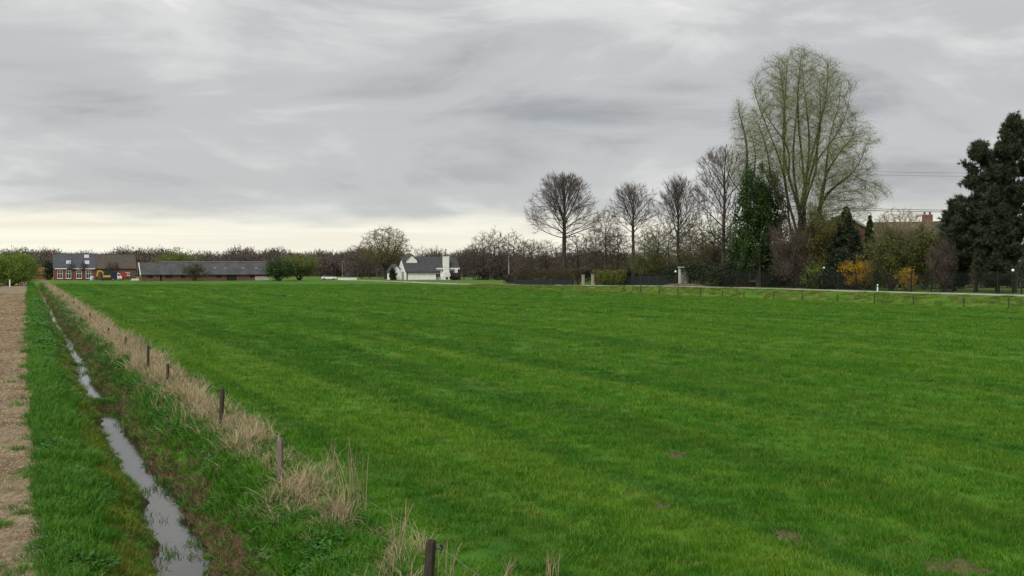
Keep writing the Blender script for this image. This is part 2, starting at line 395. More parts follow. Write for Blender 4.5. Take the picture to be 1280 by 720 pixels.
# ------------------------------------------------------------------ grass, reeds and weeds (uncountable: stuff)
PROTO = bpy.data.collections.new('tuft_shapes')          # never linked to the scene: only instanced
def blade_tuft(name, n, rad, h0, h1, w, lean, m, seed, segs=2, droop=.5, dirbias=(0, 0)):
    r = np.random.default_rng(seed); V = []; T = []; Q = []
    for i in range(n):
        a = r.uniform(0, 6.283); rr = rad * math.sqrt(r.uniform()); bx, by = rr * math.cos(a), rr * math.sin(a)
        h = r.uniform(h0, h1); la = r.uniform(0, 6.283); L = lean * h * r.uniform(.3, 1.2)
        lx, ly = math.cos(la) * L + dirbias[0] * h, math.sin(la) * L + dirbias[1] * h
        fa = r.uniform(0, 3.14); wx, wy = math.cos(fa) * w * .5, math.sin(fa) * w * .5
        b = len(V)
        for k in range(segs):
            f = k / segs; sh = 1 - .35 * f
            cx, cy, cz = bx + lx * f ** 1.7, by + ly * f ** 1.7, h * (f - droop * .25 * f * f)
            V += [(cx - wx * sh, cy - wy * sh, cz - (.01 if k == 0 else 0)), (cx + wx * sh, cy + wy * sh, cz - (.01 if k == 0 else 0))]
        V.append((bx + lx, by + ly, h * (1 - droop * r.uniform(.2, .6))))
        for k in range(segs - 1): Q.append((b + 2 * k, b + 2 * k + 1, b + 2 * k + 3, b + 2 * k + 2))
        e_ = b + 2 * (segs - 1); T.append((e_, e_ + 1, b + 2 * segs))
    o = bpy.data.objects.new(name, np_mesh(name, np.array(V), [np.array(T)] + ([np.array(Q)] if Q else []), m)); return o
def leaf_tuft(name, n, rad, h, size, m, seed):
    r = np.random.default_rng(seed); V = []; Q = []
    for i in range(n):
        a = r.uniform(0, 6.283); rr = rad * math.sqrt(r.uniform()); c = np.array([rr * math.cos(a), rr * math.sin(a), h * r.uniform(.15, 1) * (1 - .5 * rr / rad)])
        d = np.array([math.cos(a + r.normal() * .6), math.sin(a + r.normal() * .6), r.uniform(-.3, .5)]); d /= np.linalg.norm(d)
        sde = np.cross(d, [0, 0, 1]); sde /= np.linalg.norm(sde) + 1e-6; s_ = size * r.uniform(.6, 1.2)
        b = len(V); V += [c, c + d * s_ * .5 + sde * s_ * .28, c + d * s_, c + d * s_ * .5 - sde * s_ * .28]; Q.append((b, b + 1, b + 2, b + 3))
    return bpy.data.objects.new(name, np_mesh(name, np.array(V), [np.array(Q)], m))
def scatter(name, label, cat, P, scale, zscale, protos, seed):
    """one object of loose points; geometry nodes set a random tuft on each"""
    col = bpy.data.collections.new(name + '_shapes')
    for o in protos: col.objects.link(o)
    me = bpy.data.meshes.new(name); me.vertices.add(len(P)); me.vertices.foreach_set('co', np.asarray(P, np.float32).ravel())
    r = np.random.default_rng(seed); n = len(P)
    sc3 = np.stack([scale, scale, zscale], -1)
    a = me.attributes.new('sc', 'FLOAT_VECTOR', 'POINT'); a.data.foreach_set('vector', sc3.astype(np.float32).ravel())
    rot = np.stack([r.normal(0, .08, n), r.normal(0, .08, n), r.uniform(0, 6.283, n)], -1)
    a = me.attributes.new('ro', 'FLOAT_VECTOR', 'POINT'); a.data.foreach_set('vector', rot.astype(np.float32).ravel())
    a = me.attributes.new('pick', 'INT', 'POINT'); a.data.foreach_set('value', r.integers(0, len(protos), n).astype(np.int32))
    o = link(name, me); tag(o, label, cat, kind='stuff')
    g = bpy.data.node_groups.new(name, 'GeometryNodeTree')
    g.interface.new_socket('Geometry', in_out='INPUT', socket_type='NodeSocketGeometry'); g.interface.new_socket('Geometry', in_out='OUTPUT', socket_type='NodeSocketGeometry')
    gi = g.nodes.new('NodeGroupInput'); go = g.nodes.new('NodeGroupOutput'); iop = g.nodes.new('GeometryNodeInstanceOnPoints')
    ci = g.nodes.new('GeometryNodeCollectionInfo'); ci.inputs[0].default_value = col; ci.inputs[1].default_value = True; ci.inputs[2].default_value = True
    def na(nm, ty):
        x = g.nodes.new('GeometryNodeInputNamedAttribute'); x.data_type = ty; x.inputs[0].default_value = nm; return x.outputs[0]
    mp = g.nodes.new('GeometryNodeMeshToPoints'); g.links.new(gi.outputs[0], mp.inputs[0]); g.links.new(mp.outputs[0], iop.inputs['Points'])
    g.links.new(ci.outputs[0], iop.inputs['Instance']); iop.inputs['Pick Instance'].default_value = True
    g.links.new(na('pick', 'INT'), iop.inputs['Instance Index'])
    e2r = g.nodes.new('FunctionNodeEulerToRotation'); g.links.new(na('ro', 'FLOAT_VECTOR'), e2r.inputs[0]); g.links.new(e2r.outputs[0], iop.inputs['Rotation'])
    g.links.new(na('sc', 'FLOAT_VECTOR'), iop.inputs['Scale']); g.links.new(iop.outputs[0], go.inputs[0])
    md = o.modifiers.new('scatter', 'NODES'); md.node_group = g
    return o
def wedge(d0, d1, dens, seed, margin=.60):
    r = np.random.default_rng(seed); area = margin * (d1 ** 2 - d0 ** 2); n = int(area * dens)
    y = np.sqrt(r.uniform(d0 ** 2, d1 ** 2, n)); x = r.uniform(-margin, margin, n) * y
    return x, y
def vnoise(x, y, f, ph):
    return (np.sin(x * f + ph) * np.cos(y * f * .9 + ph * 1.7) + np.sin(x * f * 2.1 - y * f * 1.6 + ph) * .6 + np.sin(x * f * 3.9 + y * f * 4.3 + ph * 3) * .4) / 2

G_FIELD = grass_mat('grass_blades', .30)
G_BANK = grass_mat('bank_blades', .30, (.046, .165, .010), .5)
G_YEL = grass_mat('yellowed_blades', .30, (.19, .20, .030), .75)
G_DRY = mat('dead_reed', (.46, .37, .23), (.34, .25, .15), scale=6, rough=.8, rnd=.25, trans=.25, coords='World')
G_BROWN = mat('rotten_stalks', (.17, .105, .06), (.10, .06, .035), scale=6, rough=.9, rnd=.3, coords='World')
G_WEED = mat('weed_leaves', (.065, .190, .024), (.040, .125, .016), scale=5, rough=.5, rnd=.25, trans=.25, coords='World')

# pasture: denser and finer close by, sparser and broader far away
PX, PY, PS, PZ = [], [], [], []
for i, (d0, d1, dens, sc, zs) in enumerate(((8.6, 14, 60, .85, .85), (14, 22, 40, 1.0, .9), (22, 36, 20, 1.25, 1.0), (36, 62, 8.5, 1.6, 1.15), (62, 110, 3.4, 2.3, 1.3), (110, 200, 1.0, 3.4, 1.5))):
    x, y = wedge(d0, d1, dens, 40 + i); s, t_ = st(x, y)
    r = np.random.default_rng(90 + i)
    ok = (t_ > 3.5) & (t_ < 69.3) & (s < 266)
    ok &= ~((t_ < 4.2) & (r.uniform(size=len(x)) < .25))
    for (sx, sy, sr) in SOIL: ok &= ~((((x - sx) / .9) ** 2 + ((y - sy) / 1.3) ** 2 < (sr * .9) ** 2) & (r.uniform(size=len(x)) < .45))
    lush = vnoise(t_, s * .12, 1.5, 1.0) + .7 * vnoise(x, y, .5, 2.0)
    ok &= r.uniform(size=len(x)) < np.clip(.95 + .18 * lush, .6, 1)
    x, y, lush = x[ok], y[ok], lush[ok]; r_ = r.uniform(.75, 1.25, len(x))
    PX.append(x); PY.append(y); PS.append(sc * r_); PZ.append(zs * r_ * np.clip(1 + .35 * lush, .55, 1.6))
PX, PY, PS, PZ = map(np.concatenate, (PX, PY, PS, PZ))
protos = [blade_tuft('tuft', 62, .20, .05, .12, .0075, .55, G_FIELD, 100 + i) for i in range(7)] + [blade_tuft('tall_tuft', 46, .15, .08, .19, .009, .6, G_FIELD, 120, segs=3), blade_tuft('dull_tuft', 50, .2, .04, .10, .008, .8, G_YEL, 121)]
scatter('pasture_grass', 'short bright green pasture grass covering the wide field', 'grass', np.stack([PX, PY, hgt(PX, PY)], -1), PS, PZ, protos, 1)

def strip(s0, s1, t0, t1, dens, seed, taper=True):
    """points along the ditch, thinning with distance"""
    r = np.random.default_rng(seed); out = []
    a = s0
    while a < s1:
        b = min(a * 1.35 + 1, s1); k_ = dens * min(1.0, (16 / max(a, 1)) ** 1.05) if taper else dens
        n = int((b - a) * (t1 - t0) * k_); out.append(np.stack([r.uniform(a, b, n), r.uniform(t0, t1, n), np.full(n, min(max(a, 12) / 14, 4.5) ** .55)], -1)); a = b
    return np.concatenate(out)
def put(q): 
    x, y = xy(q[:, 0], q[:, 1]); return np.stack([x, y, hgt(x, y)], -1)
r = np.random.default_rng(5)
# lush grass on both banks
q = strip(7, 265, .15, 3.9, 95, 11); d = q[:, 1] - dcen(q[:, 0]); z = put(q)
n1 = vnoise(z[:, 0], z[:, 1], 1.7, .4)
keep = (z[:, 2] > -.72) & ~((d > .40) & (d < .62 + .18 * (1 - sst(12, 28, q[:, 0])) + .25 * n1) & (r.uniform(size=len(d)) < .62)) & ~((d < -1.65 + .2 * n1) & (r.uniform(size=len(d)) < .6)) & ~((d > 1.25) & (r.uniform(size=len(d)) < .55))
yel = (d < -.30) & (d > -1.05 + .25 * n1) & (r.uniform(size=len(d)) < .85)
hs = np.clip(1 + .45 * vnoise(z[:, 0], z[:, 1], 2.6, 1.3), .4, 1.8) * r.uniform(.7, 1.3, len(d))
kk = keep & ~yel
bp_ = [blade_tuft('long_tuft', 40, .16, .10, .26, .010, .85, G_BANK, 200 + i, segs=3, droop=.8) for i in range(4)]
near_w = np.clip((np.abs(d) - .30) / .6, .35, 1)
scatter('bank_grass', 'long lush green grass on the banks of the ditch', 'grass', z[kk], q[kk, 2], np.minimum(q[kk, 2], 1.15) * hs[kk] * near_w[kk] * (1 - .4 * sst(22, 50, q[kk, 0])), bp_, 2)
kk = keep & yel
bp2 = [blade_tuft('yellow_tuft', 44, .14, .07, .17, .008, .7, G_YEL, 230 + i, segs=2, droop=.6) for i in range(3)]
scatter('yellowed_bank_grass', 'yellowish short grass along the left edge of the ditch water', 'grass', z[kk], q[kk, 2], np.minimum(q[kk, 2], 1.1) * hs[kk] * near_w[kk] * (1 - .4 * sst(22, 50, q[kk, 0])), bp2, 3)
# leafy weeds on the right bank and in lumps on the left one
q = strip(8, 120, .3, 3.3, 26, 12); d = q[:, 1] - dcen(q[:, 0]); z = put(q); n1 = vnoise(z[:, 0], z[:, 1], 1.1, 2.2)
kk = ((d > .75) & (n1 > -.15) | (d < -.95) & (n1 > .25)) & (z[:, 2] > -.7)
wp = [leaf_tuft('weed_tuft', 34, .17, .17, .085, G_WEED, 300 + i) for i in range(3)]
scatter('bank_weeds', 'broad leaved green weeds on the right hand ditch bank', 'weeds', z[kk], q[kk, 2], q[kk, 2] * r.uniform(.7, 1.4, kk.sum()), wp, 4)
# brown rotten stalks on the mud beside the water
q = strip(7, 160, 2.3, 3.1, 70, 13); d = q[:, 1] - dcen(q[:, 0]); z = put(q)
kk = (d > .36) & (d < .95) & (z[:, 2] > -.79)
bp3 = [blade_tuft('brown_tuft', 26, .15, .03, .12, .009, 1.6, G_BROWN, 330 + i, droop=1.0) for i in range(3)]
scatter('rotten_ditch_stalks', 'brown rotten stalks on the mud right of the ditch water', 'dead plants', z[kk], q[kk, 2], q[kk, 2], bp3, 5)
# sprigs standing in the water
q = strip(9, 120, 1.2, 2.65, 30, 14); d = q[:, 1] - dcen(q[:, 0]); z = put(q); n1 = vnoise(z[:, 0], z[:, 1], 1.3, .9)
kk = (np.abs(d) < .62) & ((n1 > .34) | (d > .20) | (d < -.30)) 
zz = z[kk].copy(); zz[:, 2] = np.maximum(zz[:, 2], -.80)
wt = [blade_tuft('water_sprig', 9, .09, .04, .15, .010, 1.1, G_BANK, 350 + i, droop=.7) for i in range(3)] + [blade_tuft('brown_sprig', 8, .1, .02, .08, .010, 1.4, G_BROWN, 360)]
scatter('water_plants', 'small dark sprigs of water plants standing in the ditch', 'water plants', zz, q[kk, 2], q[kk, 2], wt, 6)
# the band of dead reed grass along the pasture fence
q = strip(8.5, 262, 2.7, 4.35, 56, 15); n1 = vnoise(q[:, 0], q[:, 1] * 1.5, 1.5, .3) + .5 * vnoise(q[:, 0], q[:, 1], .55, 1.9)
near = np.clip((q[:, 0] - 8) / 5, .35, 1)
kk = r.uniform(size=len(q)) < near * np.exp(-((q[:, 1] - 3.52) / .42) ** 2) * np.clip(.50 + .95 * n1, .05, 1)
z = put(q)[kk]; n1 = n1[kk]
rp = [blade_tuft('reed_tuft', 30, .14, .18, .62, .007, .62, G_DRY, 400 + i, segs=3, droop=.8, dirbias=(.0, .0)) for i in range(4)] + \
     [blade_tuft('flopped_reed', 26, .16, .12, .42, .008, 1.2, G_DRY, 420 + i, segs=3, droop=1.1) for i in range(3)]
scatter('dead_reed_grass', 'band of dead straw coloured reed grass along the pasture fence', 'dry grass', z, np.minimum(q[kk, 2], 2.2), np.clip(.85 + .45 * n1, .45, 1.5) * np.minimum(q[kk, 2], 1.5), rp, 7)
# straw litter on the track
q = strip(8, 150, -3.2, .55, 60, 16); n1 = vnoise(q[:, 0], q[:, 1], 1.2, 4.0)
kk = (r.uniform(size=len(q)) < np.clip(.7 + .5 * n1, .1, 1)); z = put(q)[kk]
lp = [blade_tuft('straw_litter', 22, .20, .012, .05, .009, 4.5, G_DRY, 440 + i, droop=1.3) for i in range(3)] + [blade_tuft('brown_litter', 16, .2, .01, .04, .010, 4.0, G_BROWN, 450)]
scatter('straw_litter', 'flattened straw litter strewn over the dirt track at the left', 'straw', z, q[kk, 2], q[kk, 2], lp, 8)
q = strip(8, 150, -3.2, .6, 34, 17); n1 = vnoise(q[:, 0] * .6, q[:, 1], 1.6, 3.0)
kk = (n1 + .5 * vnoise(q[:, 0], q[:, 1], 3.1, 1.0) + np.clip((q[:, 1] + .15) * 1.3, -1.1, .8) + .35 * (1 - sst(10, 20, q[:, 0])) > .40); z = put(q)[kk]
scatter('track_grass', 'green grass creeping over the edge of the straw covered track', 'grass', z, q[kk, 2] * .9, q[kk, 2] * .6, [blade_tuft('edge_tuft', 40, .16, .08, .22, .010, .9, G_BANK, 460 + i, segs=3, droop=.8) for i in range(2)], 9)
# rough grass on the bank below the road and around the far yards
q = strip(20, 170, 69.3, 74.9, 4.0, 18, taper=False); z = put(q); n1 = vnoise(q[:, 0] * .3, q[:, 1], 1.2, 2.0)
sel = r.uniform(size=len(q)) < np.clip(.30 + .35 * n1 + .5 * np.exp(-((q[:, 1] - 69.9) / .7) ** 2), 0, 1)
G_DULL = grass_mat('dull_blades', .25, (.15, .14, .05), .45)
scatter('verge_dry_grass', 'rough pale grass tufts on the bank below the road', 'grass', z[sel], np.full(sel.sum(), 1.9), np.full(sel.sum(), .8), [blade_tuft('pale_tuft', 46, .2, .10, .30, .012, .7, G_YEL, 470 + i, segs=3, droop=.7) for i in range(3)], 10)
scatter('verge_grass', 'rough green grass tufts on the bank below the road', 'grass', z[~sel], np.full((~sel).sum(), 2.0), np.full((~sel).sum(), .6), [blade_tuft('verge_tuft', 46, .2, .10, .26, .012, .7, G_DULL, 480 + i, segs=3, droop=.7) for i in range(3)], 11)

# tall dead weeds that stand out by the fence
def dry_weed(label, px, Y, n, h, spread, seed, lean=.0):
    r = random.Random(seed); x, y, z = at(px, Y)
    o = thing('dead_weed', label, 'dead plant', (x, y, z - .02), group='tall dead weeds by the fence')
    for i in range(n):
        m = MB(); a = r.uniform(0, 6.28); bx, by = spread * .35 * math.cos(a) * r.random(), spread * .35 * math.sin(a) * r.random()
        hh = h * r.uniform(.55, 1.05); la = r.uniform(0, 6.28); L = hh * r.uniform(.05, .32)
        ex, ey = bx + math.cos(la) * L + lean * hh, by + math.sin(la) * L * .6
        pts = [(bx, by, 0), (bx + (ex - bx) * .25, by + (ey - by) * .25, hh * .42), (bx + (ex - bx) * .62, by + (ey - by) * .62, hh * .78), (ex, ey, hh)]
        m.tube(pts, [.005, .0045, .0035, .0015], 4)
        if r.random() < .55:
            q0 = Vector(pts[1]).lerp(Vector(pts[2]), r.random()); da = r.uniform(0, 6.28); ln = r.uniform(.08, .22)
            m.tube([q0, q0 + Vector((math.cos(da) * ln * .6, math.sin(da) * ln * .4, ln))], [.003, .001], 3)
        m.build('stalk', G_DRY, o)
    return o
dry_weed('tall thicket of bare pale dead stalks right of the grey wooden fence post', 432, 13.6, 26, .98, .9, 1)
dry_weed('thin cluster of dead stalks between thicket and nearest fence post', 500, 11.7, 9, .62, .3, 2, .12)
dry_weed('few thin pale stalks just right of the nearest fence post', 556, 10.6, 7, .5, .35, 3, .1)
dry_weed('bent pale reed stalks at bottom edge right of the nearest post', 628, 10.3, 8, .42, .35, 4, .35)
dry_weed('rightmost small tuft of upright dead stalks at the bottom edge', 688, 10.5, 8, .38, .25, 5, .05)
# ------------------------------------------------------------------ trees
BARK = mat('grey_brown_bark', (.062, .051, .041), (.036, .030, .025), scale=2.5, rough=.95, bump=.5)
BARK_G = mat('greenish_bark', (.050, .047, .030), (.028, .027, .018), scale=2.0, rough=.95, bump=.5)
BARK_W = mat('dark_willow_bark', (.044, .038, .027), (.024, .021, .016), scale=2.0, rough=.95, bump=.5)
BARK_P = mat('pine_bark', (.070, .052, .042), (.035, .027, .022), scale=2.5, rough=.95, bump=.5)
TWIG = mat('bare_twigs', (.105, .080, .066), (.070, .054, .046), scale=.8, rough=.95)
TWIG_O = mat('olive_twigs', (.115, .10, .055), (.075, .066, .038), scale=.8, rough=.95)
def leafm(name, a, b, tr=.3): return mat(name, a, b, scale=.9, rough=.6, trans=tr, detail=6)
L_WILLOW = leafm('willow_leaves', (.29, .31, .10), (.20, .23, .07), .4)
L_BUD = leafm('opening_buds', (.23, .21, .045), (.15, .15, .034))
L_OLIVE = leafm('young_olive_leaves', (.145, .165, .030), (.085, .105, .022))
L_SPRING = leafm('spring_leaves', (.20, .28, .045), (.13, .20, .034), .4)
L_PALE = leafm('pale_green_leaves', (.19, .22, .06), (.13, .16, .042), .4)
L_DARK = leafm('dark_evergreen', (.030, .046, .019), (.018, .028, .012), .1)
L_PINE = leafm('pine_needles', (.055, .070, .036), (.030, .040, .022), .1)
L_IVY = leafm('ivy_leaves', (.050, .095, .018), (.028, .054, .012), .2)
L_YELLOW = leafm('forsythia_flowers', (.50, .32, .014), (.34, .20, .010), .3)
L_BEECH = leafm('beech_hedge_leaves', (.088, .064, .034), (.058, .056, .024), .2)
L_PURPLE = leafm('purple_twig_mass', (.060, .042, .040), (.038, .028, .027), .1)

def colonize(rng, pts, nodes, par, D, di, dk, iters, trop=.12, jit=.12, maxn=9000, rad=0.0, org=(0, 0, 0)):
    nodes = [np.array(n, float) for n in nodes]; par = list(par)
    A = np.array(pts); act = np.ones(len(A), bool)
    near = np.zeros(len(A), int); dist = np.full(len(A), 1e9)
    new0 = 0; last = {}
    for it in range(iters):
        blk = np.array(nodes[new0:])
        if len(blk):
            ai = np.nonzero(act)[0]
            d = np.linalg.norm(A[ai][:, None, :] - blk[None], axis=2); j = d.argmin(1); dm = d[np.arange(len(ai)), j]
            up = dm < dist[ai]; dist[ai[up]] = dm[up]; near[ai[up]] = j[up] + new0
            act &= dist > dk
        new0 = len(nodes); ai = np.nonzero(act & (dist < di))[0]
        if len(ai) == 0 or len(nodes) > maxn: break
        idx, invx = np.unique(near[ai], return_inverse=True)
        base = np.array([nodes[i] for i in idx]); v = A[ai] - base[invx]; v /= np.linalg.norm(v, axis=1)[:, None] + 1e-9
        acc = np.zeros((len(idx), 3)); np.add.at(acc, invx, v)
        acc /= np.linalg.norm(acc, axis=1)[:, None] + 1e-9
        
        if rad: rv = base - np.array(org); acc += rad * rv / (np.linalg.norm(rv, axis=1)[:, None] + 1e-6)
        acc += rng.normal(0, jit, acc.shape); acc[:, 2] += trop; acc /= np.linalg.norm(acc, axis=1)[:, None] + 1e-9
        grew = False
        for i, g in zip(idx, acc):
            p = nodes[i] + g * D
            l = last.get(i, [])
            if any(np.dot(p - q, p - q) < (D * .45) ** 2 for q in l): continue
            last.setdefault(i, []).append(p); nodes.append(p); par.append(i); grew = True
        if not grew: break
    return np.array(nodes), np.array(par)
def radii(par, r0, rt):
    n = len(par); tips = np.zeros(n); has = np.zeros(n, bool); has[par[par >= 0]] = True
    tips[~has] = 1
    for i in range(n - 1, -1, -1):
        if par[i] >= 0: tips[par[i]] += tips[i]
    e_ = math.log(max(tips.max(), 2)) / math.log(rt / r0)
    return r0 * np.maximum(tips, 1) ** (1 / e_), tips
def prisms(A, B, ra, rb, k):
    """vectorised tapered prisms from A to B"""
    d = B - A; L = np.linalg.norm(d, axis=1)[:, None] + 1e-9; d = d / L
    ref = np.where(np.abs(d[:, 2:3]) < .9, np.array([[0, 0, 1.]]), np.array([[1., 0, 0]]))
    a = np.cross(d, ref); a /= np.linalg.norm(a, axis=1)[:, None] + 1e-9; b = np.cross(d, a)
    ang = np.arange(k) * 2 * math.pi / k; off = a[:, None, :] * np.cos(ang)[None, :, None] + b[:, None, :] * np.sin(ang)[None, :, None]
    V = np.concatenate([A[:, None, :] + off * ra[:, None, None], B[:, None, :] + off * rb[:, None, None]], 1).reshape(-1, 3)
    base = (np.arange(len(A)) * 2 * k)[:, None, None]; j = np.arange(k)
    f = np.stack([j, (j + 1) % k, (j + 1) % k + k, j + k], -1)[None] + base
    return V, f.reshape(-1, 4)
def slivers(P, D, L, w, rng):
    """thin triangles: twigs and needles"""
    D = D / (np.linalg.norm(D, axis=1)[:, None] + 1e-9)
    s = np.cross(D, rng.normal(size=D.shape)); s /= np.linalg.norm(s, axis=1)[:, None] + 1e-9
    V = np.stack([P - s * w[:, None] / 2, P + s * w[:, None] / 2, P + D * L[:, None]], 1).reshape(-1, 3)
    return V, np.arange(len(V)).reshape(-1, 3)
def leaves(P, size, rng, up=.0):
    n = len(P); d = rng.normal(size=(n, 3)); d[:, 2] += up; d /= np.linalg.norm(d, axis=1)[:, None]
    s = np.cross(d, rng.normal(size=(n, 3))); s /= np.linalg.norm(s, axis=1)[:, None] + 1e-9
    z = size * rng.uniform(.6, 1.3, n); z = z[:, None]
    V = np.stack([P, P + d * z * .5 + s * z * .32, P + d * z, P + d * z * .5 - s * z * .32], 1).reshape(-1, 3)
    return V, np.arange(len(V)).reshape(-1, 4)
def joinVF(parts):
    V = []; T = []; Q = []; b = 0
    for v, f in parts:
        V.append(v); (T if f.shape[1] == 3 else Q).append(f + b); b += len(v)
    return np.concatenate(V), [np.concatenate(x) for x in (T, Q) if x]
def ball(rng, n, power=.45):
    d = rng.normal(size=(n, 3)); d /= np.linalg.norm(d, axis=1)[:, None]
    return d * (rng.uniform(size=n) ** power)[:, None]

TREE_MESH = {}
def tree_meshes(key, H, Wd, zb, rt, seed, npts=1300, stems=None, leader=.0, bark=BARK, twig=TWIG, leafmat=None, nleaf=0, lsize=.12, trop=.12, twn=3, twl=.05, dome=True, r0=.012, shape=None, low=.0, step=.016, dkf=1.25, maxn=12000, steep=.75, jit=.1, rad=0.0, cef=.42, tws=.55):
    rng = np.random.default_rng(seed)
    if shape is None:
        p = ball(rng, npts * 2, .5); ce = zb + (H - zb) * (cef if dome else .5)
        up_ = H - ce; dn = ce - zb
        p = p[(p[:, 2] > -1)][:npts]
        P = np.stack([p[:, 0] * Wd / 2, p[:, 1] * Wd / 2, ce + np.where(p[:, 2] > 0, p[:, 2] * up_, p[:, 2] * dn)], -1)
        P *= 1 + rng.normal(0, .015, (len(P), 1))
    else: P = shape(rng, npts)
    D = H * step
    if stems is None:
        tz = np.arange(0, zb + (H - zb) * leader + D, D); cx = np.cumsum(rng.normal(0, .02 * D * 6, len(tz))) * .35; cy = np.cumsum(rng.normal(0, .02 * D * 6, len(tz))) * .35
        nodes = [np.array([cx[i] - cx[0], cy[i] - cy[0], z]) for i, z in enumerate(tz)]; par = [-1] + list(range(len(tz) - 1))
    else:
        nodes = [np.array([0, 0, 0.])]; par = [-1]; zz = 0
        ntr = max(1, int(stems['z'] / D))
        for i in range(ntr): nodes.append(np.array([0, 0, (i + 1) * stems['z'] / ntr])); par.append(len(nodes) - 2)
        trunk_top = len(nodes) - 1
        runs = []
        for si_, (tx, ty, tz, z0) in enumerate(stems['ends']):
            st_i = max(1, min(trunk_top, int(z0 / stems['z'] * trunk_top))); 
            if stems.get('fork') and si_ >= 6 and rng.uniform() < .8:
                best = min(runs, key=lambda r_: (nodes[r_[-1]][0] - tx) ** 2 + (nodes[r_[-1]][1] - ty) ** 2); st_i = best[int(len(best) * rng.uniform(.12, .42))]
            p0 = nodes[st_i]; n = int(np.linalg.norm(np.array([tx, ty, tz]) - p0) / D); prev = st_i
            runs.append([])
            for i in range(1, n + 1):
                f = i / n; hx = f ** steep; q = np.array([p0[0] + (tx - p0[0]) * hx, p0[1] + (ty - p0[1]) * hx, p0[2] + (tz - p0[2]) * (f * .9 + .1 * f * f)])
                wv = D * 1.6 * min(1, 3 * f); q[0] += wv * math.sin(f * 7 + tx * 3); q[1] += wv * math.sin(f * 6 + ty * 5 + 1)
                nodes.append(q); par.append(prev); prev = len(nodes) - 1; runs[-1].append(prev)
    nd, pr = colonize(rng, P, nodes, par, D, H * .20, D * dkf, 190, trop, jit, maxn=maxn, rad=rad, org=(0, 0, zb * .9))
    rad, tips = radii(pr, r0, rt)
    mc = np.full(len(pr), -1); bt = np.zeros(len(pr))                     # straighten each chain a little
    for i in range(1, len(pr)):
        if tips[i] > bt[pr[i]]: bt[pr[i]] = tips[i]; mc[pr[i]] = i
    io = np.nonzero((pr >= 0) & (mc >= 0))[0]
    for _ in range(6): nd[io] = .4 * nd[io] + .3 * nd[pr[io]] + .3 * nd[mc[io]]
    e_ = np.nonzero(pr >= 0)[0]; A, B = nd[pr[e_]], nd[e_]; rb = rad[e_]; ra = np.minimum(rad[pr[e_]], rb * 1.6)
    ra = np.where(B[:, 2] < .12 * H, rad[pr[e_]], ra)
    flare = 1 + .5 * np.exp(-A[:, 2] / (rt * 1.6)); ra = ra * np.where(A[:, 2] < zb * .5, flare, 1)
    thick = rb > max(rt * .13, .03)
    V, Fq = prisms(A[thick], B[thick] + (B[thick] - A[thick]) * .08, ra[thick], rb[thick], 7)
    trunk = np_mesh(key + '_trunk', V, [Fq], bark, smooth_=True)
    parts = []; 
    Vt, Ft = prisms(A[~thick], B[~thick], ra[~thick], rb[~thick], 3); parts.append((Vt, Ft))
    thin = np.nonzero(tips <= 4)[0]; thin = thin[pr[thin] >= 0]
    if twn:
        src = np.repeat(thin, twn); dr = nd[src] - nd[pr[src]]; dr /= np.linalg.norm(dr, axis=1)[:, None] + 1e-9
        dr = dr + rng.normal(0, tws, dr.shape); dr[:, 2] += .25
        pos = nd[pr[src]] + (nd[src] - nd[pr[src]]) * rng.uniform(0, 1, (len(src), 1))
        parts.append(slivers(pos, dr, H * twl * rng.uniform(.5, 1.2, len(src)), np.full(len(src), max(r0 * 1.7, .013)), rng))
    V, F_ = joinVF(parts); mats = [twig]; fm = [0] * len(F_)
    if leafmat and nleaf:
        src = rng.choice(thin, nleaf); pos = nd[src] + rng.normal(0, H * twl * .42, (nleaf, 3)); pos[:, 2] += H * twl * .1
        if low: pos = pos[pos[:, 2] > low]
        Vl, Fl = leaves(pos, lsize, rng); F_.append(Fl + len(V)); V = np.concatenate([V, Vl]); mats.append(leafmat); fm.append(1)
    crown = np_mesh(key + '_crown', V, F_, mats, fm)
    TREE_MESH[key] = (trunk, crown, H); return TREE_MESH[key]
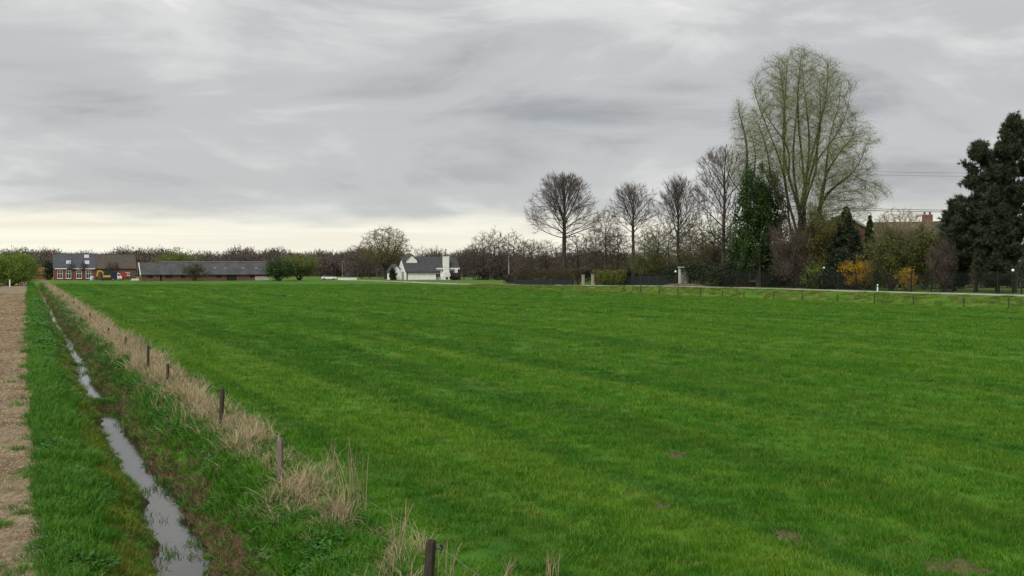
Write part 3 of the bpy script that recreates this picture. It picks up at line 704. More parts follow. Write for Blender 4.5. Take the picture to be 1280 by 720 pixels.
def branching_tree(key, H, zb, limbs, inside, rt, seed, trunk_pts, bark=BARK, twig=TWIG, leafmat=None, nleaf=0, lsize=.09, ang=(26, 46), up=.03, wob=.05, step=.45, space=.085, maxlev=3, minlen=.55, ntw=6, twl=.75, tww=.011, clen=(.45, .80), leaf_spread=.35, rmin=.008, leaf_lev=2, tsp=.38):
    """trunk, limbs and side branches that all grow outwards; limbs: (start, direction, length, radius)"""
    rng = np.random.default_rng(seed); A = []; B = []; RA = []; RB = []; LV = []; tips = []; tdir = []
    for (p, q, r0_, r1_) in trunk_pts: A.append(p); B.append(q); RA.append(r0_); RB.append(r1_); LV.append(0)
    stack = [(np.array(p, float), np.array(d, float) / np.linalg.norm(d), L, r, 1) for p, d, L, r in limbs]
    while stack:
        p, d, L, r, lev = stack.pop()
        sg = min(step, max(L / 4, .18)); n = max(2, int(L / sg)); roll = rng.uniform(0, 6.283); nxt = rng.uniform(.10, .22); bend = rng.normal(0, wob * .6, 3)
        for i in range(n):
            f = (i + 1) / n; d = d + bend * .5 + rng.normal(0, wob, 3) * .6; d[2] += up; d /= np.linalg.norm(d)
            q = p + d * sg; r2 = max(r * (1 - .92 * f ** .75), rmin)
            A.append(p); B.append(q); RA.append(max(r * (1 - .92 * (i / n) ** .75), rmin)); RB.append(r2); LV.append(lev)
            if not inside(q, rng): tips.append(q); tdir.append(d); break
            while f > nxt:
                nxt += max(space, .40 / L) * rng.uniform(.7, 1.3); rem = L * (1 - f); cl = max(rem, L * .27) * rng.uniform(*clen)
                roll += 2.2 + rng.normal(0, .5); a = math.radians(rng.uniform(*ang)); u = np.cross(d, [0, 0, 1.]); u /= np.linalg.norm(u) + 1e-6; v = np.cross(d, u)
                cd = d * math.cos(a) + (u * math.cos(roll) + v * math.sin(roll)) * math.sin(a)
                if lev < maxlev and cl > minlen: stack.append((q.copy(), cd, cl, max(r2 * .62, rmin), lev + 1))
                else: tips.append(q); tdir.append(cd)
            if lev >= leaf_lev: tips.append(q); tdir.append(d)
            p = q
        else: tips.append(p); tdir.append(d)
    A, B, RA, RB, LV = map(np.array, (A, B, RA, RB, LV)); tips = np.array(tips); tdir = np.array(tdir)
    th = (LV <= 1) & (RA > .02)
    V, Fq = prisms(A[th], B[th] + (B[th] - A[th]) * .06, RA[th], RB[th], 7); trunk = np_mesh(key + '_trunk', V, [Fq], bark, smooth_=True)
    parts = [prisms(A[~th], B[~th], RA[~th], RB[~th], 3)]
    src = np.repeat(np.arange(len(tips)), ntw); pos = tips[src] - tdir[src] * rng.uniform(0, .3, (len(src), 1)); dr = tdir[src] + rng.normal(0, .38, (len(src), 3)); dr[:, 2] += up * 4
    parts.append(slivers(pos, dr, twl * rng.uniform(.35, 1.15, len(src)), np.full(len(src), tww), rng))
    V, F_ = joinVF(parts); mats = [twig]; fm = [0] * len(F_)
    if leafmat and nleaf:
        j = rng.integers(0, len(tips), nleaf); P = tips[j] + tdir[j] * rng.uniform(-.2, twl, (nleaf, 1)) + rng.normal(0, leaf_spread, (nleaf, 3))
        Vl, Fl = leaves(P, lsize, rng); F_.append(Fl + len(V)); V = np.concatenate([V, Vl]); mats.append(leafmat); fm.append(1)
    print(key, 'edges', len(A), 'tips', len(tips))
    TREE_MESH[key] = (trunk, np_mesh(key + '_crown', V, F_, mats, fm), H); return TREE_MESH[key]
def dome_tree(key, H, Wd, zb, rt, seed, nlimb, el0=4, el1=72, cef=.30, low=.9, zspan=.42, bulge=0.0, ce_off=(0, 0), **kw):
    rng = np.random.default_rng(seed); ce = zb + (H - zb) * cef; up_, dn = H - ce, (ce - zb) * low + .3
    ph = rng.uniform(0, 6.283, 4)
    def inside(p, r):
        a = math.atan2(p[1], p[0]); k_ = 1 + .06 * math.sin(2 * a + ph[0]) + .05 * math.sin(5 * a + ph[1] + p[2]) + .05 * math.sin(p[2] * 1.3 + ph[2]); k_ *= r.uniform(.93, 1.05)
        x, y, z = p[0] - ce_off[0], p[1] - ce_off[1], p[2] - ce; z = z / up_ if z > 0 else z / dn
        return (x * x + y * y) / (Wd / 2) ** 2 + z * z < k_ * k_
    zt = zb + (H - zb) * zspan; nz = 14; zs = np.linspace(0, zt, nz); cx = np.cumsum(rng.normal(0, .035, nz)); cy = np.cumsum(rng.normal(0, .035, nz)); cx -= cx[0]; cy -= cy[0]
    rr = rt * np.interp(zs / zt, [0, .04, .12, zb / zt, 1], [1.55, 1.2, 1.0, .85, .42]); tp = [(np.array([cx[i], cy[i], zs[i]]), np.array([cx[i + 1], cy[i + 1], zs[i + 1]]), rr[i], rr[i + 1]) for i in range(nz - 1)]
    limbs = [(np.array([cx[-1], cy[-1], zt - .05]), np.array([rng.normal(0, .08), rng.normal(0, .08), 1]), H - zt, rr[-1] * .95)]
    for i in range(nlimb):
        f = (i + .5) / nlimb; z = zb * .92 + (zt - zb * .92) * f ** 1.1; a = 2.399 * i + rng.uniform(-.35, .35); e = math.radians(el0 + (el1 - el0) * f ** .8 + rng.uniform(-6, 6))
        limbs.append((np.array([np.interp(z, zs, cx), np.interp(z, zs, cy), z]), np.array([math.cos(a) * math.cos(e), math.sin(a) * math.cos(e), math.sin(e)]), math.hypot(Wd / 2, up_) * 1.05, rt * rng.uniform(.20, .32)))
    return branching_tree(key, H, zb, limbs, inside, rt, seed, tp, **kw)
def plant_tree(key, label, px, d, scale=1.0, wscale=None, rz=0.0, name='bare_tree', cat='tree', group=None, sink=.05):
    tr, cr, H = TREE_MESH[key]; x, y, z = at(px, d)
    o = thing(name, label, cat, (x, y, z - sink), rz, group); ws = wscale or scale
    o.scale = (ws, ws, scale); link('trunk', tr, o); link('crown', cr, o); return o
def hpx(py, d, px=None): return ZZ(py, d) - (hz(W(px, d), d) if px is not None else 0)
def wpx(w, d): return w / F * d

# --- the row of big trees along the road
def fan(H, Wd, zb, n, seed, zs=.16, top=.93):
    """limbs radiating from the upper trunk into a dome"""
    rr = random.Random(seed); ends = [(rr.uniform(-.06, .06) * Wd, rr.uniform(-.06, .06) * Wd, H * top, zb * 1.0)]
    for i in range(n):
        a = 2.399 * i + rr.uniform(-.3, .3); e = math.radians(4 + 74 * ((i + .5) / n) ** .9); ce = zb + (H - zb) * .22
        ends.append((math.cos(a) * math.cos(e) * Wd * .43, math.sin(a) * math.cos(e) * Wd * .43, ce + math.sin(e) * (H - ce) * .88, zb * (1 - zs * rr.random() * (1 - i / n))))
    return dict(z=zb, ends=ends)
d = 170; dome_tree('lone', hpx(219, d, 705), wpx(96, d), hpx(297, d, 705), .40, 11, 36, el0=-4, el1=86, cef=.30, zspan=.52, up=.010, clen=(.45, .75))
plant_tree('lone', 'big bare round crowned tree standing alone, leftmost of the tall row', 705, d)
d = 160; dome_tree('second', hpx(231, d, 790), wpx(64, d), hpx(292, d, 790), .28, 12, 24, el0=8, el1=84, cef=.42, zspan=.55, up=.02)
plant_tree('second', 'slim bare tree with small round crown, next right of the big round one', 792, d)
d = 148; dome_tree('third', hpx(221, d, 847), wpx(84, d), hpx(304, d, 847), .27, 13, 24, el0=18, el1=84, cef=.56, zspan=.5, up=.025, bark=BARK_G)
plant_tree('third', 'bare tree with fan shaped crown, second left of the giant willow', 847, d)
d = 136; dome_tree('fourth', hpx(181, d, 903), wpx(86, d), hpx(318, d, 903), .30, 14, 24, el0=8, el1=72, cef=.45, zspan=.72, up=.03, wob=.08)
plant_tree('fourth', 'tall bare tree with long limbs just left of the giant willow', 903, d)

# --- the giant willow: a short trunk breaking into many steep stems
d = 118; H = hpx(66, d, 1000); s_ = d / F
def wshape(rng, n):
    out = []
    prof = [(60, 0), (78, 42), (110, 62), (150, 74), (200, 86), (235, 90), (265, 80), (300, 60), (318, 34)]   # row -> half width
    while len(out) < n:
        py = rng.uniform(62, 292); a = rng.uniform(0, 6.283); hw = np.interp(py, [p[0] for p in prof], [p[1] for p in prof]) * s_ * (1 + .10 * math.sin(py * .085 + a * 2) + .07 * math.sin(py * .19 + 3 * a))
        r_ = math.sqrt(rng.uniform(.02, 1))
        if rng.uniform() > hw / (90 * s_) + .15: continue
        cx = np.interp(py, [66, 150, 250, 300], [-2, 2, 12, 10]) * s_
        if cx + r_ * hw * math.cos(a) < np.interp(py, [62, 150, 200, 240, 300], [-90, -80, -48, -22, 10]) * s_: continue
        out.append((cx + r_ * hw * math.cos(a), r_ * hw * .85 * math.sin(a), ZZ(py, d) - .9))
    return np.array(out)
ends = []
rw = random.Random(4)
for i, (ex, ey, ty) in enumerate(((-52, 10, 105), (-38, -20, 82), (-20, 20, 72), (-4, -18, 68), (12, 16, 70), (28, -12, 76), (44, 14, 96), (54, -20, 125), (66, 6, 160), (76, -10, 190), (-60, -8, 150), (2, 40, 100), (10, -44, 110), (-30, 42, 120), (40, -40, 130))):
    ends.append((ex * s_, ey * s_, ZZ(ty + 6, d) - .9, rw.uniform(2.0, 5.5)))
tree_meshes('willow', H, 0, 5, .72, 21, npts=6500, stems=dict(z=5.0, ends=ends, fork=True), shape=wshape, bark=BARK_W, twig=TWIG_O, leafmat=L_WILLOW, nleaf=190000, low=ZZ(296, d) - .9, lsize=.085, twn=4, trop=.3, r0=.0095, twl=.034, step=.0125, steep=1.2, jit=.08, rad=.3, tws=.4, dkf=1.4, maxn=20000)
plant_tree('willow', 'giant willow with many steep stems and a haze of pale young leaves', 1000, d, name='willow_tree')
# a slighter one leaning out to its left
d = 131; s2 = d / F
def w2(rng, n):
    out = []
    while len(out) < n:
        py = rng.uniform(125, 240); hw = np.interp(py, [120, 150, 200, 250, 300], [4, 16, 26, 30, 16]) * s2; r_ = math.sqrt(rng.uniform()); a = rng.uniform(0, 6.283)
        cx = np.interp(py, [125, 180, 300], [-30, -18, 0]) * s2
        out.append((cx + r_ * hw * math.cos(a), r_ * hw * math.sin(a), ZZ(py, d) - .9))
    return np.array(out)
tree_meshes('willow2', hpx(125, d, 950), 0, 5, .30, 22, npts=2200, maxn=9000, steep=1.1, stems=dict(z=6, ends=[(-34 * s2, 0, ZZ(135, d) - .9, 4), (-14 * s2, 20 * s2, ZZ(165, d) - .9, 5), (-44 * s2, -10 * s2, ZZ(200, d) - .9, 5)]), shape=w2, bark=BARK_G, twig=TWIG_O, leafmat=L_WILLOW, nleaf=22000, lsize=.09, twn=3, trop=.25, twl=.04)
plant_tree('willow2', 'slighter budding willow leaning left out of the giant one', 952, d, name='willow_tree')

# --- leafy masses: clumps of small leaves on a few stems
def foliage_meshes(key, H, Wd, zb, seed, leafmat, nleaf, lsize, nclump=46, clump=.13, stem_r=.06, nstem=5, bark=BARK, cone=False, depth=1.0, up=.3, power=.5, twig=None, ntw=0):
    rng = np.random.default_rng(seed)
    if cone:
        z = rng.uniform(0, 1, nclump) ** 1.25; a = rng.uniform(0, 6.283, nclump); rr = (1 - z) ** .85 * np.sqrt(rng.uniform(.25, 1, nclump)) * np.where(z < .1, .9, 1)
        C = np.stack([rr * np.cos(a) * Wd / 2, rr * np.sin(a) * Wd / 2 * depth, zb + z * (H - zb)], -1); csz = clump * H * (1.15 - z)[:, None] * np.ones((1, 3))
    else:
        p = ball(rng, nclump, power); ce = (zb + H) / 2
        C = np.stack([p[:, 0] * Wd / 2, p[:, 1] * Wd / 2 * depth, ce + p[:, 2] * (H - zb) / 2], -1); csz = clump * np.array([[Wd, Wd * depth, H - zb]]) * rng.uniform(.6, 1.3, (nclump, 1))
    j = rng.integers(0, nclump, nleaf); P = C[j] + rng.normal(size=(nleaf, 3)) * csz[j] * .62
    P[:, 2] = np.clip(P[:, 2], .05, H * 1.03)
    Vl, Fl = leaves(P, lsize, rng, up); V, F_ = Vl, [Fl]; mats = [leafmat]; fm = [0]
    if ntw:
        src = rng.integers(0, nclump, ntw); pos = C[src] + rng.normal(size=(ntw, 3)) * csz[src] * .5; pos[:, 2] = np.maximum(pos[:, 2], .1)
        dr = pos - np.array([0, 0, zb * .3]); dr[:, 2] = np.abs(dr[:, 2]) + .3 * H
        Vt, Ft = slivers(pos, dr + rng.normal(0, .2 * H, dr.shape), H * .16 * rng.uniform(.5, 1.3, ntw), np.full(ntw, .03), rng)
        F_.append(Ft + len(V)); V = np.concatenate([V, Vt]); mats.append(twig or TWIG); fm.append(1)
    crown = np_mesh(key + '_crown', V, F_, mats, fm)
    A = []; B = []; ra = []; rb = []
    for i in range(nstem):
        a = rng.uniform(0, 6.283); b0 = np.array([math.cos(a) * stem_r * 1.2, math.sin(a) * stem_r * 1.2, -.05]) if nstem > 1 else np.array([0, 0, -.05])
        tgt = C[rng.integers(0, nclump)] if not cone else np.array([0, 0, H * .93]); m1 = b0 + (tgt - b0) * .45 + rng.normal(0, .04 * Wd, 3) * (0 if cone else 1)
        A += [b0, m1]; B += [m1, tgt]; ra += [stem_r, stem_r * .6]; rb += [stem_r * .6, stem_r * .25]
    Vs, Fs = prisms(np.array(A), np.array(B), np.array(ra), np.array(rb), 6)
    TREE_MESH[key] = (np_mesh(key + '_trunk', Vs, [Fs], bark, smooth_=True), crown, H); return TREE_MESH[key]
def bush(label, px, d, top, wp, leafmat, n=2600, ls=.16, zb=.15, seed=None, name='shrub', cat='shrub', group=None, cone=False, nclump=40, clump=.13, stem_r=.05, nstem=6, depth=1.0, up=.3, ntw=0, twig=None, bark=BARK, power=.5):
    n = int(n * 2.6); ntw = int(ntw * 1.8); ls = ls * 1.12; nclump = int(nclump * 1.5)
    seed = seed or int(px * 7 + d); H = hpx(top, d, px); Wd = wpx(wp, d)
    key = '%s_%d' % (name, seed); foliage_meshes(key, H, Wd, zb * H, seed, leafmat, n, ls, nclump, clump, stem_r, nstem, bark, cone, depth, up, power, twig, ntw)
    return plant_tree(key, label, px, d, name=name, cat=cat, group=group)

def pine(label, px, d, top, wp, seed, z0f=.22, name='pine_tree'):
    rng = np.random.default_rng(seed); H = hpx(top, d, px); Wd = wpx(wp, d)
    nodes = 16; tz = np.linspace(0, H * .97, nodes); cx = np.cumsum(rng.normal(0, .05, nodes)); cy = np.cumsum(rng.normal(0, .05, nodes)); cx -= cx[0]; cy -= cy[0]
    tr = np.stack([cx, cy, tz], -1); tr_r = .24 * (1 - tz / H * .9)
    V0, F0 = prisms(tr[:-1], tr[1:], tr_r[:-1], tr_r[1:], 8)
    A = []; B = []; ra = []; rb = []; NP = []; ND = []
    z = H * z0f
    while z < H * .985:
        f = z / H; env = np.interp(f, [0, .2, .45, .7, .88, 1], [.55, .85, 1.0, .78, .48, .10]) * Wd / 2
        for k_ in range(rng.integers(6, 9)):
            a = rng.uniform(0, 6.283); L = env * rng.uniform(.55, 1.12); zz = z + rng.uniform(-.2, .2)
            o = np.array([np.interp(zz, tz, cx), np.interp(zz, tz, cy), zz]); dirh = np.array([math.cos(a), math.sin(a), 0])
            rise = L * (rng.uniform(.0, .3) + .35 * f); p1 = o + dirh * L * .55 + np.array([0, 0, rise * .25]); p2 = o + dirh * L + np.array([0, 0, rise])
            A += [o, p1]; B += [p1, p2]; ra += [.055, .035]; rb += [.035, .012]
            nt_ = int(14 + L * 16)
            for q in range(nt_):
                g = rng.uniform(.30, 1.0); c = (o + (p1 - o) * g / .55) if g < .55 else (p1 + (p2 - p1) * (g - .55) / .45)
                c = c + rng.normal(0, .22, 3) * (.4 + .5 * g); dd = dirh * .7 + np.array([0, 0, .65]) + rng.normal(0, .35, 3)
                NP.append(np.repeat(c[None], 16, 0) + rng.normal(0, .05, (16, 3))); ND.append(dd[None] + rng.normal(0, .75, (16, 3)))
        z += H * .036 * rng.uniform(.8, 1.2)
    V1, F1 = prisms(np.array(A), np.array(B), np.array(ra), np.array(rb), 4)
    NP = np.concatenate(NP); ND = np.concatenate(ND)
    V2, F2 = slivers(NP, ND, rng.uniform(.25, .48, len(NP)), np.full(len(NP), .06), rng)
    x, y, zg = at(px, d); o = thing(name, label, 'tree', (x, y, zg - .05))
    link('trunk', np_mesh('pine_trunk', V0, [F0], BARK_P, smooth_=True), o)
    V, F_ = joinVF([(V2, F2), (V1, F1)]); link('crown', np_mesh('pine_crown', V, F_, [L_PINE, BARK_P], [0, 1]), o); return o
pine('dark pine with broken top at the right, left of the tallest pine', 1220, 100, 176, 66, 31)
pine('tallest dark pine at the right edge of the picture', 1268, 97, 146, 74, 32)
pine('lower dark pine tucked in front of the two tall pines', 1247, 97, 235, 56, 33, .10)
pine('young dark pine at the left foot of the tall pines', 1193, 104, 252, 40, 34, .08)

# --- evergreens and shrubs in the gardens behind the mesh fence
bush('dark conical false cypress beside the yellow forsythia', 1057, 114, 260, 74, L_DARK, 8000, .20, .03, cone=True, nclump=150, clump=.055, stem_r=.14, nstem=1, name='cypress_tree', cat='tree', up=.9)
bush('small dark cypress peeking out right of the big conical one', 1087, 117, 270, 30, L_IVY, 2600, .18, .03, cone=True, nclump=80, clump=.05, stem_r=.1, nstem=1, name='cypress_tree', cat='tree', up=.9)
bush('rounded yellow flowering forsythia bush behind the mesh fence', 1074, 110.5, 321, 48, L_YELLOW, 1300, .13, .10, nclump=60, clump=.09, stem_r=.03, nstem=9, name='forsythia', ntw=350, twig=TWIG_O, up=.5)
bush('smaller half hidden yellow forsythia left of the pines', 1133, 104, 334, 26, L_YELLOW, 500, .13, .15, nclump=22, stem_r=.03, name='forsythia', ntw=180, twig=TWIG_O, up=.5)
bush('ivy green mass of foliage in front of the willow stems', 950, 125.5, 206, 64, L_IVY, 9500, .23, .16, nclump=130, clump=.070, stem_r=.22, nstem=4, name='ivy_clad_tree', cat='tree', bark=BARK_G)
bush('lower ivy covered trunk left of the willow foot', 925, 130, 262, 40, L_IVY, 2400, .18, .08, nclump=60, clump=.10, stem_r=.16, nstem=3, name='ivy_clad_tree', cat='tree')
bush('tall brown green thicket around the willow foot', 996, 117.2, 272, 62, L_BEECH, 1500, .15, .05, nclump=70, clump=.11, ntw=2600, twig=TWIG, name='thicket')
bush('yellow green young maple right of the willow trunk', 1026, 117, 258, 56, L_BUD, 3800, .16, .10, nclump=70, clump=.10, ntw=1500, twig=TWIG_O, name='garden_tree', cat='tree', stem_r=.10, nstem=3)
bush('low bright green shrub below the yellow green maple', 1022, 115, 326, 40, L_SPRING, 900, .13, .05, ntw=200)
bush('olive budding tree with forked trunk right of the forsythia', 1113, 107, 284, 60, L_OLIVE, 3600, .16, .14, nclump=80, clump=.10, ntw=2200, twig=TWIG_O, name='garden_tree', cat='tree', stem_r=.13, nstem=4)
bush('green budding tree under the house chimney', 1155, 108, 280, 54, L_OLIVE, 5200, .17, .10, nclump=80, clump=.10, ntw=1200, twig=TWIG_O, name='garden_tree', cat='tree', stem_r=.11, nstem=4)
bush('brown bare thicket left of the pine feet', 1180, 101, 300, 36, L_BEECH, 1200, .12, .05, ntw=2000, name='thicket')
for i, (px, dd, top, wp, m, lb) in enumerate((
    (905, 131, 330, 46, L_DARK, 'dark low shrub behind the left end of the mesh fence'),
    (960, 127, 318, 50, L_DARK, 'dark shrub below the ivy green mass'),
    (1000, 125, 300, 60, L_BEECH, 'brown shrub deep behind the willow trunk'),
    (1040, 124, 285, 60, L_OLIVE, 'olive shrub behind the left flank of the conical cypress'),
    (1100, 118, 300, 56, L_BEECH, 'brown shrub deep behind the two budding trees'),
    (1140, 120, 305, 60, L_OLIVE, 'olive shrub low behind the second budding tree'),
    (1185, 116, 305, 60, L_DARK, 'dark shrub deep behind the young pine'),
    (1225, 122, 318, 70, L_BEECH, 'brown hedge plant deep behind the pine trunks'),
    (1275, 120, 310, 70, L_DARK, 'dark shrub behind the pine trunks at right edge'))):
    bush(lb, px, dd, top, wp, m, 2200, .19, .0, nclump=50, clump=.14, ntw=600)
d = 122; tree_meshes('pale_bare', hpx(259, d, 1125), wpx(80, d), hpx(320, d, 1125), .16, 41, npts=1300, leader=.1, twn=6, rad=.4, twig=mat('pale_twigs', (.34, .29, .17), (.25, .21, .13)), bark=BARK_G)
plant_tree('pale_bare', 'bare pale twigged tree showing above the house roof', 1125, d)

# --- smaller bare and budding trees between the tall row
d = 168; tree_meshes('under_a', 9.8, 7.5, 2.5, .15, 51, npts=1000, leader=.5, twn=4, twl=.07, leafmat=L_BUD, nleaf=900, lsize=.14)
tree_meshes('under_b', 9.2, 6.0, 1.8, .13, 52, npts=900, leader=.6, twn=4, twl=.07, bark=BARK_G, twig=TWIG_O, leafmat=L_OLIVE, nleaf=2200, lsize=.15)
tree_meshes('under_c', 10.5, 6.5, 3.5, .14, 53, npts=900, leader=.5, twn=4, twl=.07)
UG = 'small trees between the tall row'
for key, px, dd, sc, ws, lb in (
    ('under_c', 664, 178, .80, .9, 'small bare tree just left of the big round crowned tree'),
    ('under_a', 683, 182, .85, 1.0, 'small bare tree behind the left side of the big round one'),
    ('under_c', 722, 176, .85, 1.1, 'small bare tree close right of the big round trunk'),
    ('under_a', 745, 168, 1.0, .95, 'small bare tree midway between the two leftmost tall trees'),
    ('under_c', 757, 163, 1.22, .9, 'taller thin bare tree midway between the two leftmost tall trees'),
    ('under_b', 772, 166, 1.05, .9, 'green budding small tree just left of the slim tree'),
    ('under_b', 806, 160, 1.0, .85, 'green budding small tree just right of the slim tree'),
    ('under_b', 823, 157, 1.08, 1.0, 'greener budding small tree left of the fan shaped tree'),
    ('under_a', 836, 162, 1.0, 1.0, 'bare small tree behind the left side of the fan shaped tree'),
    ('under_b', 862, 150, 1.0, 1.0, 'budding small tree close right of the fan shaped tree'),
    ('under_a', 878, 146, 1.0, 1.1, 'bare small tree above the dark garden hedge'),
    ('under_b', 893, 140, .95, 1.1, 'olive small tree left of the tall bare tree'),
    ('under_a', 917, 138, 1.0, 1.0, 'budding small tree close right of the tall bare tree')):
    plant_tree(key, lb, px, dd, sc, ws, rz=px * .7, group=UG)
for i, (px, dd, top, wp, m, lb) in enumerate((
    (812, 158, 312, 46, L_OLIVE, 'olive shrub between slim tree and fan shaped tree'),
    (862, 148, 312, 50, L_OLIVE, 'olive shrub behind the small white shed'),
    (890, 140, 306, 46, L_BEECH, 'brown olive shrub above the dark garden hedge'))):
    bush(lb, px, dd, top, wp, m, 1600, .16, .15, nclump=46, ntw=900, twig=TWIG_O, nstem=7)

# --- trees by the white house
d = 285; tree_meshes('yard_oak', hpx(282, d, 482), wpx(70, d), hpx(334, d, 482), .42, 61, npts=2200, stems=fan(hpx(282, d, 482), wpx(70, d), hpx(334, d, 482), 12, 9), twn=3, twl=.05, twig=TWIG_O, leafmat=L_BUD, nleaf=7000, lsize=.24, r0=.022, trop=.0)
plant_tree('yard_oak', 'broad spreading budding tree left of the white house', 482, d, name='broad_tree')
tree_meshes('far_a', 14, 9, 4, .2, 62, npts=480, leader=.5, twn=4, twl=.07, r0=.02)
tree_meshes('far_b', 12, 8, 2.0, .2, 63, npts=480, leader=.3, twn=4, twl=.08, r0=.02)
for key, px, dd, sc, ws, lb in (
    ('far_b', 452, 300, .70, 1.1, 'low bare tree left of the broad spreading tree'),
    ('far_b', 462, 296, .62, .9, 'low bare tree close left of the broad spreading tree'),
    ('far_a', 527, 345, .78, .8, 'faint bare tree behind the dormer of the white house'),
    ('far_a', 545, 350, .80, .8, 'faint bare tree behind the white house roof ridge'),
    ('far_b', 580, 285, .68, .8, 'low dark bare tree just right of the white house'),
    ('far_b', 592, 280, .86, .9, 'dark bare tree over the green garden fence'),
    ('far_a', 604, 275, .95, .9, 'taller bare tree right of the white house garden'),
    ('far_a', 618, 270, 1.02, .9, 'tallest bare tree between white house and grey pole'),
    ('far_b', 628, 272, .95, .8, 'bare tree close left of the grey pole'),
    ('far_a', 642, 262, .95, .8, 'bare tree close right of the grey pole'),
    ('far_b', 655, 255, .90, .8, 'bare tree right of the pole behind the dark hedge')):
    plant_tree(key, lb, px, dd, sc, ws, rz=px * .37, group='bare trees around the white house')
for px, dd, top, wp, m, lb in (
    (491, 268, 335, 9, L_DARK, 'narrow dark yew at the left corner of the white house'),
    (603, 268, 333, 34, L_PURPLE, 'purple brown bare shrub right of the green garden fence'),
    (625, 264, 330, 30, L_PURPLE, 'purple brown bare shrub left of the grey pole'),
    (568, 266, 344, 10, L_PURPLE, 'small dark shrub at the right corner of the white house')):
    bush(lb, px, dd, top, wp, m, 900, .35, .0, nclump=30, ntw=500)

# --- left: farm trees
bush('bright green budding willow bush at the far left edge', 14, 187, 315, 66, L_SPRING, 6000, .26, .06, nclump=90, clump=.11, stem_r=.16, nstem=5, name='willow_bush', cat='tree', ntw=700, twig=TWIG_O)
bush('pale green willow above the left half of the long barn', 221, 320, 311, 50, L_PALE, 2600, .40, .1, nclump=60, stem_r=.2, name='farm_tree', cat='tree', ntw=400, twig=TWIG_O)
bush('pale green willow right of the long barn', 374, 268, 316, 44, L_PALE, 3600, .34, .16, nclump=60, stem_r=.2, name='farm_tree', cat='tree', ntw=500, twig=TWIG_O)
bush('dark evergreen bush at the right end of the long barn', 349, 256, 322, 34, L_IVY, 2600, .30, .0, nclump=50, stem_r=.15, name='farm_shrub', ntw=300)
bush('thin olive shrub in front of the long barn', 243, 252, 330, 34, L_BEECH, 700, .28, .1, nclump=40, stem_r=.08, name='farm_shrub', ntw=1100, twig=TWIG_O)
bush('dark shrub at the left corner of the brick farmhouse', 63, 282, 326, 20, L_DARK, 1500, .34, .0, nclump=30)
for px, lb in ((90, 'thin dark tree in front of the second farmhouse window'), (105, 'thin dark tree between third and fourth farmhouse window'), (137, 'thin dark tree in front of the brown barn roof'), (145, 'thin dark tree right beside the excavator')):
    tree_meshes('lime%d' % px, 5.2, 2.6, 2.2, .09, px, npts=160, leader=.6, twn=4, twl=.08, r0=.018)
    plant_tree('lime%d' % px, lb, px, 268)

# --- hedges
def hedge(label, s0, s1, t0, w, h, m, n, ls, seed, name='hedge', twig=TWIG, ntw=0):
    n = int(n * 1.8)
    rng = np.random.default_rng(seed); x0, y0 = xy(s0, t0); x1, y1 = xy(s1, t0); L = math.hypot(x1 - x0, y1 - y0)
    f = rng.uniform(0, 1, n); a = rng.uniform(-.5, .5, n) * w; z = h * np.sqrt(rng.uniform(0, 1, n)) * (1 + .06 * np.sin(f * L * 1.7) + .05 * np.sin(f * L * 4.1)); 
    nx, ny = -(y1 - y0) / L, (x1 - x0) / L; X = f * (x1 - x0) + nx * a; Y = f * (y1 - y0) + ny * a
    zg = hgt(x0 + X, y0 + Y) - hz(x0, y0); P = np.stack([X, Y, zg + z], -1)
    V, Fq = leaves(P, ls, rng, .3)
    o = thing(name, label, 'hedge', (x0, y0, hz(x0, y0))); link('foliage', np_mesh('hedge_leaves', V, [Fq], m), o)
    k_ = max(6, int(L / .6)); fs = np.linspace(.01, .99, k_); A = np.stack([fs * (x1 - x0), fs * (y1 - y0), hgt(x0 + fs * (x1 - x0), y0 + fs * (y1 - y0)) - hz(x0, y0) - .05], -1)
    B = A + np.stack([rng.normal(0, .15, k_), rng.normal(0, .15, k_), np.full(k_, h * .9)], -1)
    V, Fq = prisms(A, B, np.full(k_, .05), np.full(k_, .015), 5); tag(link('stems', np_mesh('hedge_stems', V, [Fq], BARK), o), kind='stuff'); return o
hedge('clipped brown beech hedge below the big round crowned tree', 141, 164, 80.6, 1.4, 2.5, L_BEECH, 9000, .17, 1)
hedge('clipped olive hedge continuing right of the beech hedge', 128, 137, 80.8, 1.3, 2.2, L_OLIVE, 4000, .16, 2)
hedge('dark garden hedge right of the small white shed', 104, 119, 82.4, 2.0, 2.9, L_DARK, 7000, .19, 3)
hedge('low dark brown hedge right of the grey pole', 167, 176, 84, 1.6, 1.7, L_PURPLE, 2000, .24, 4)
hedge('dark hedge line behind the gate posts', 118, 172, 92, 2.0, 2.4, L_PURPLE, 9000, .24, 5)

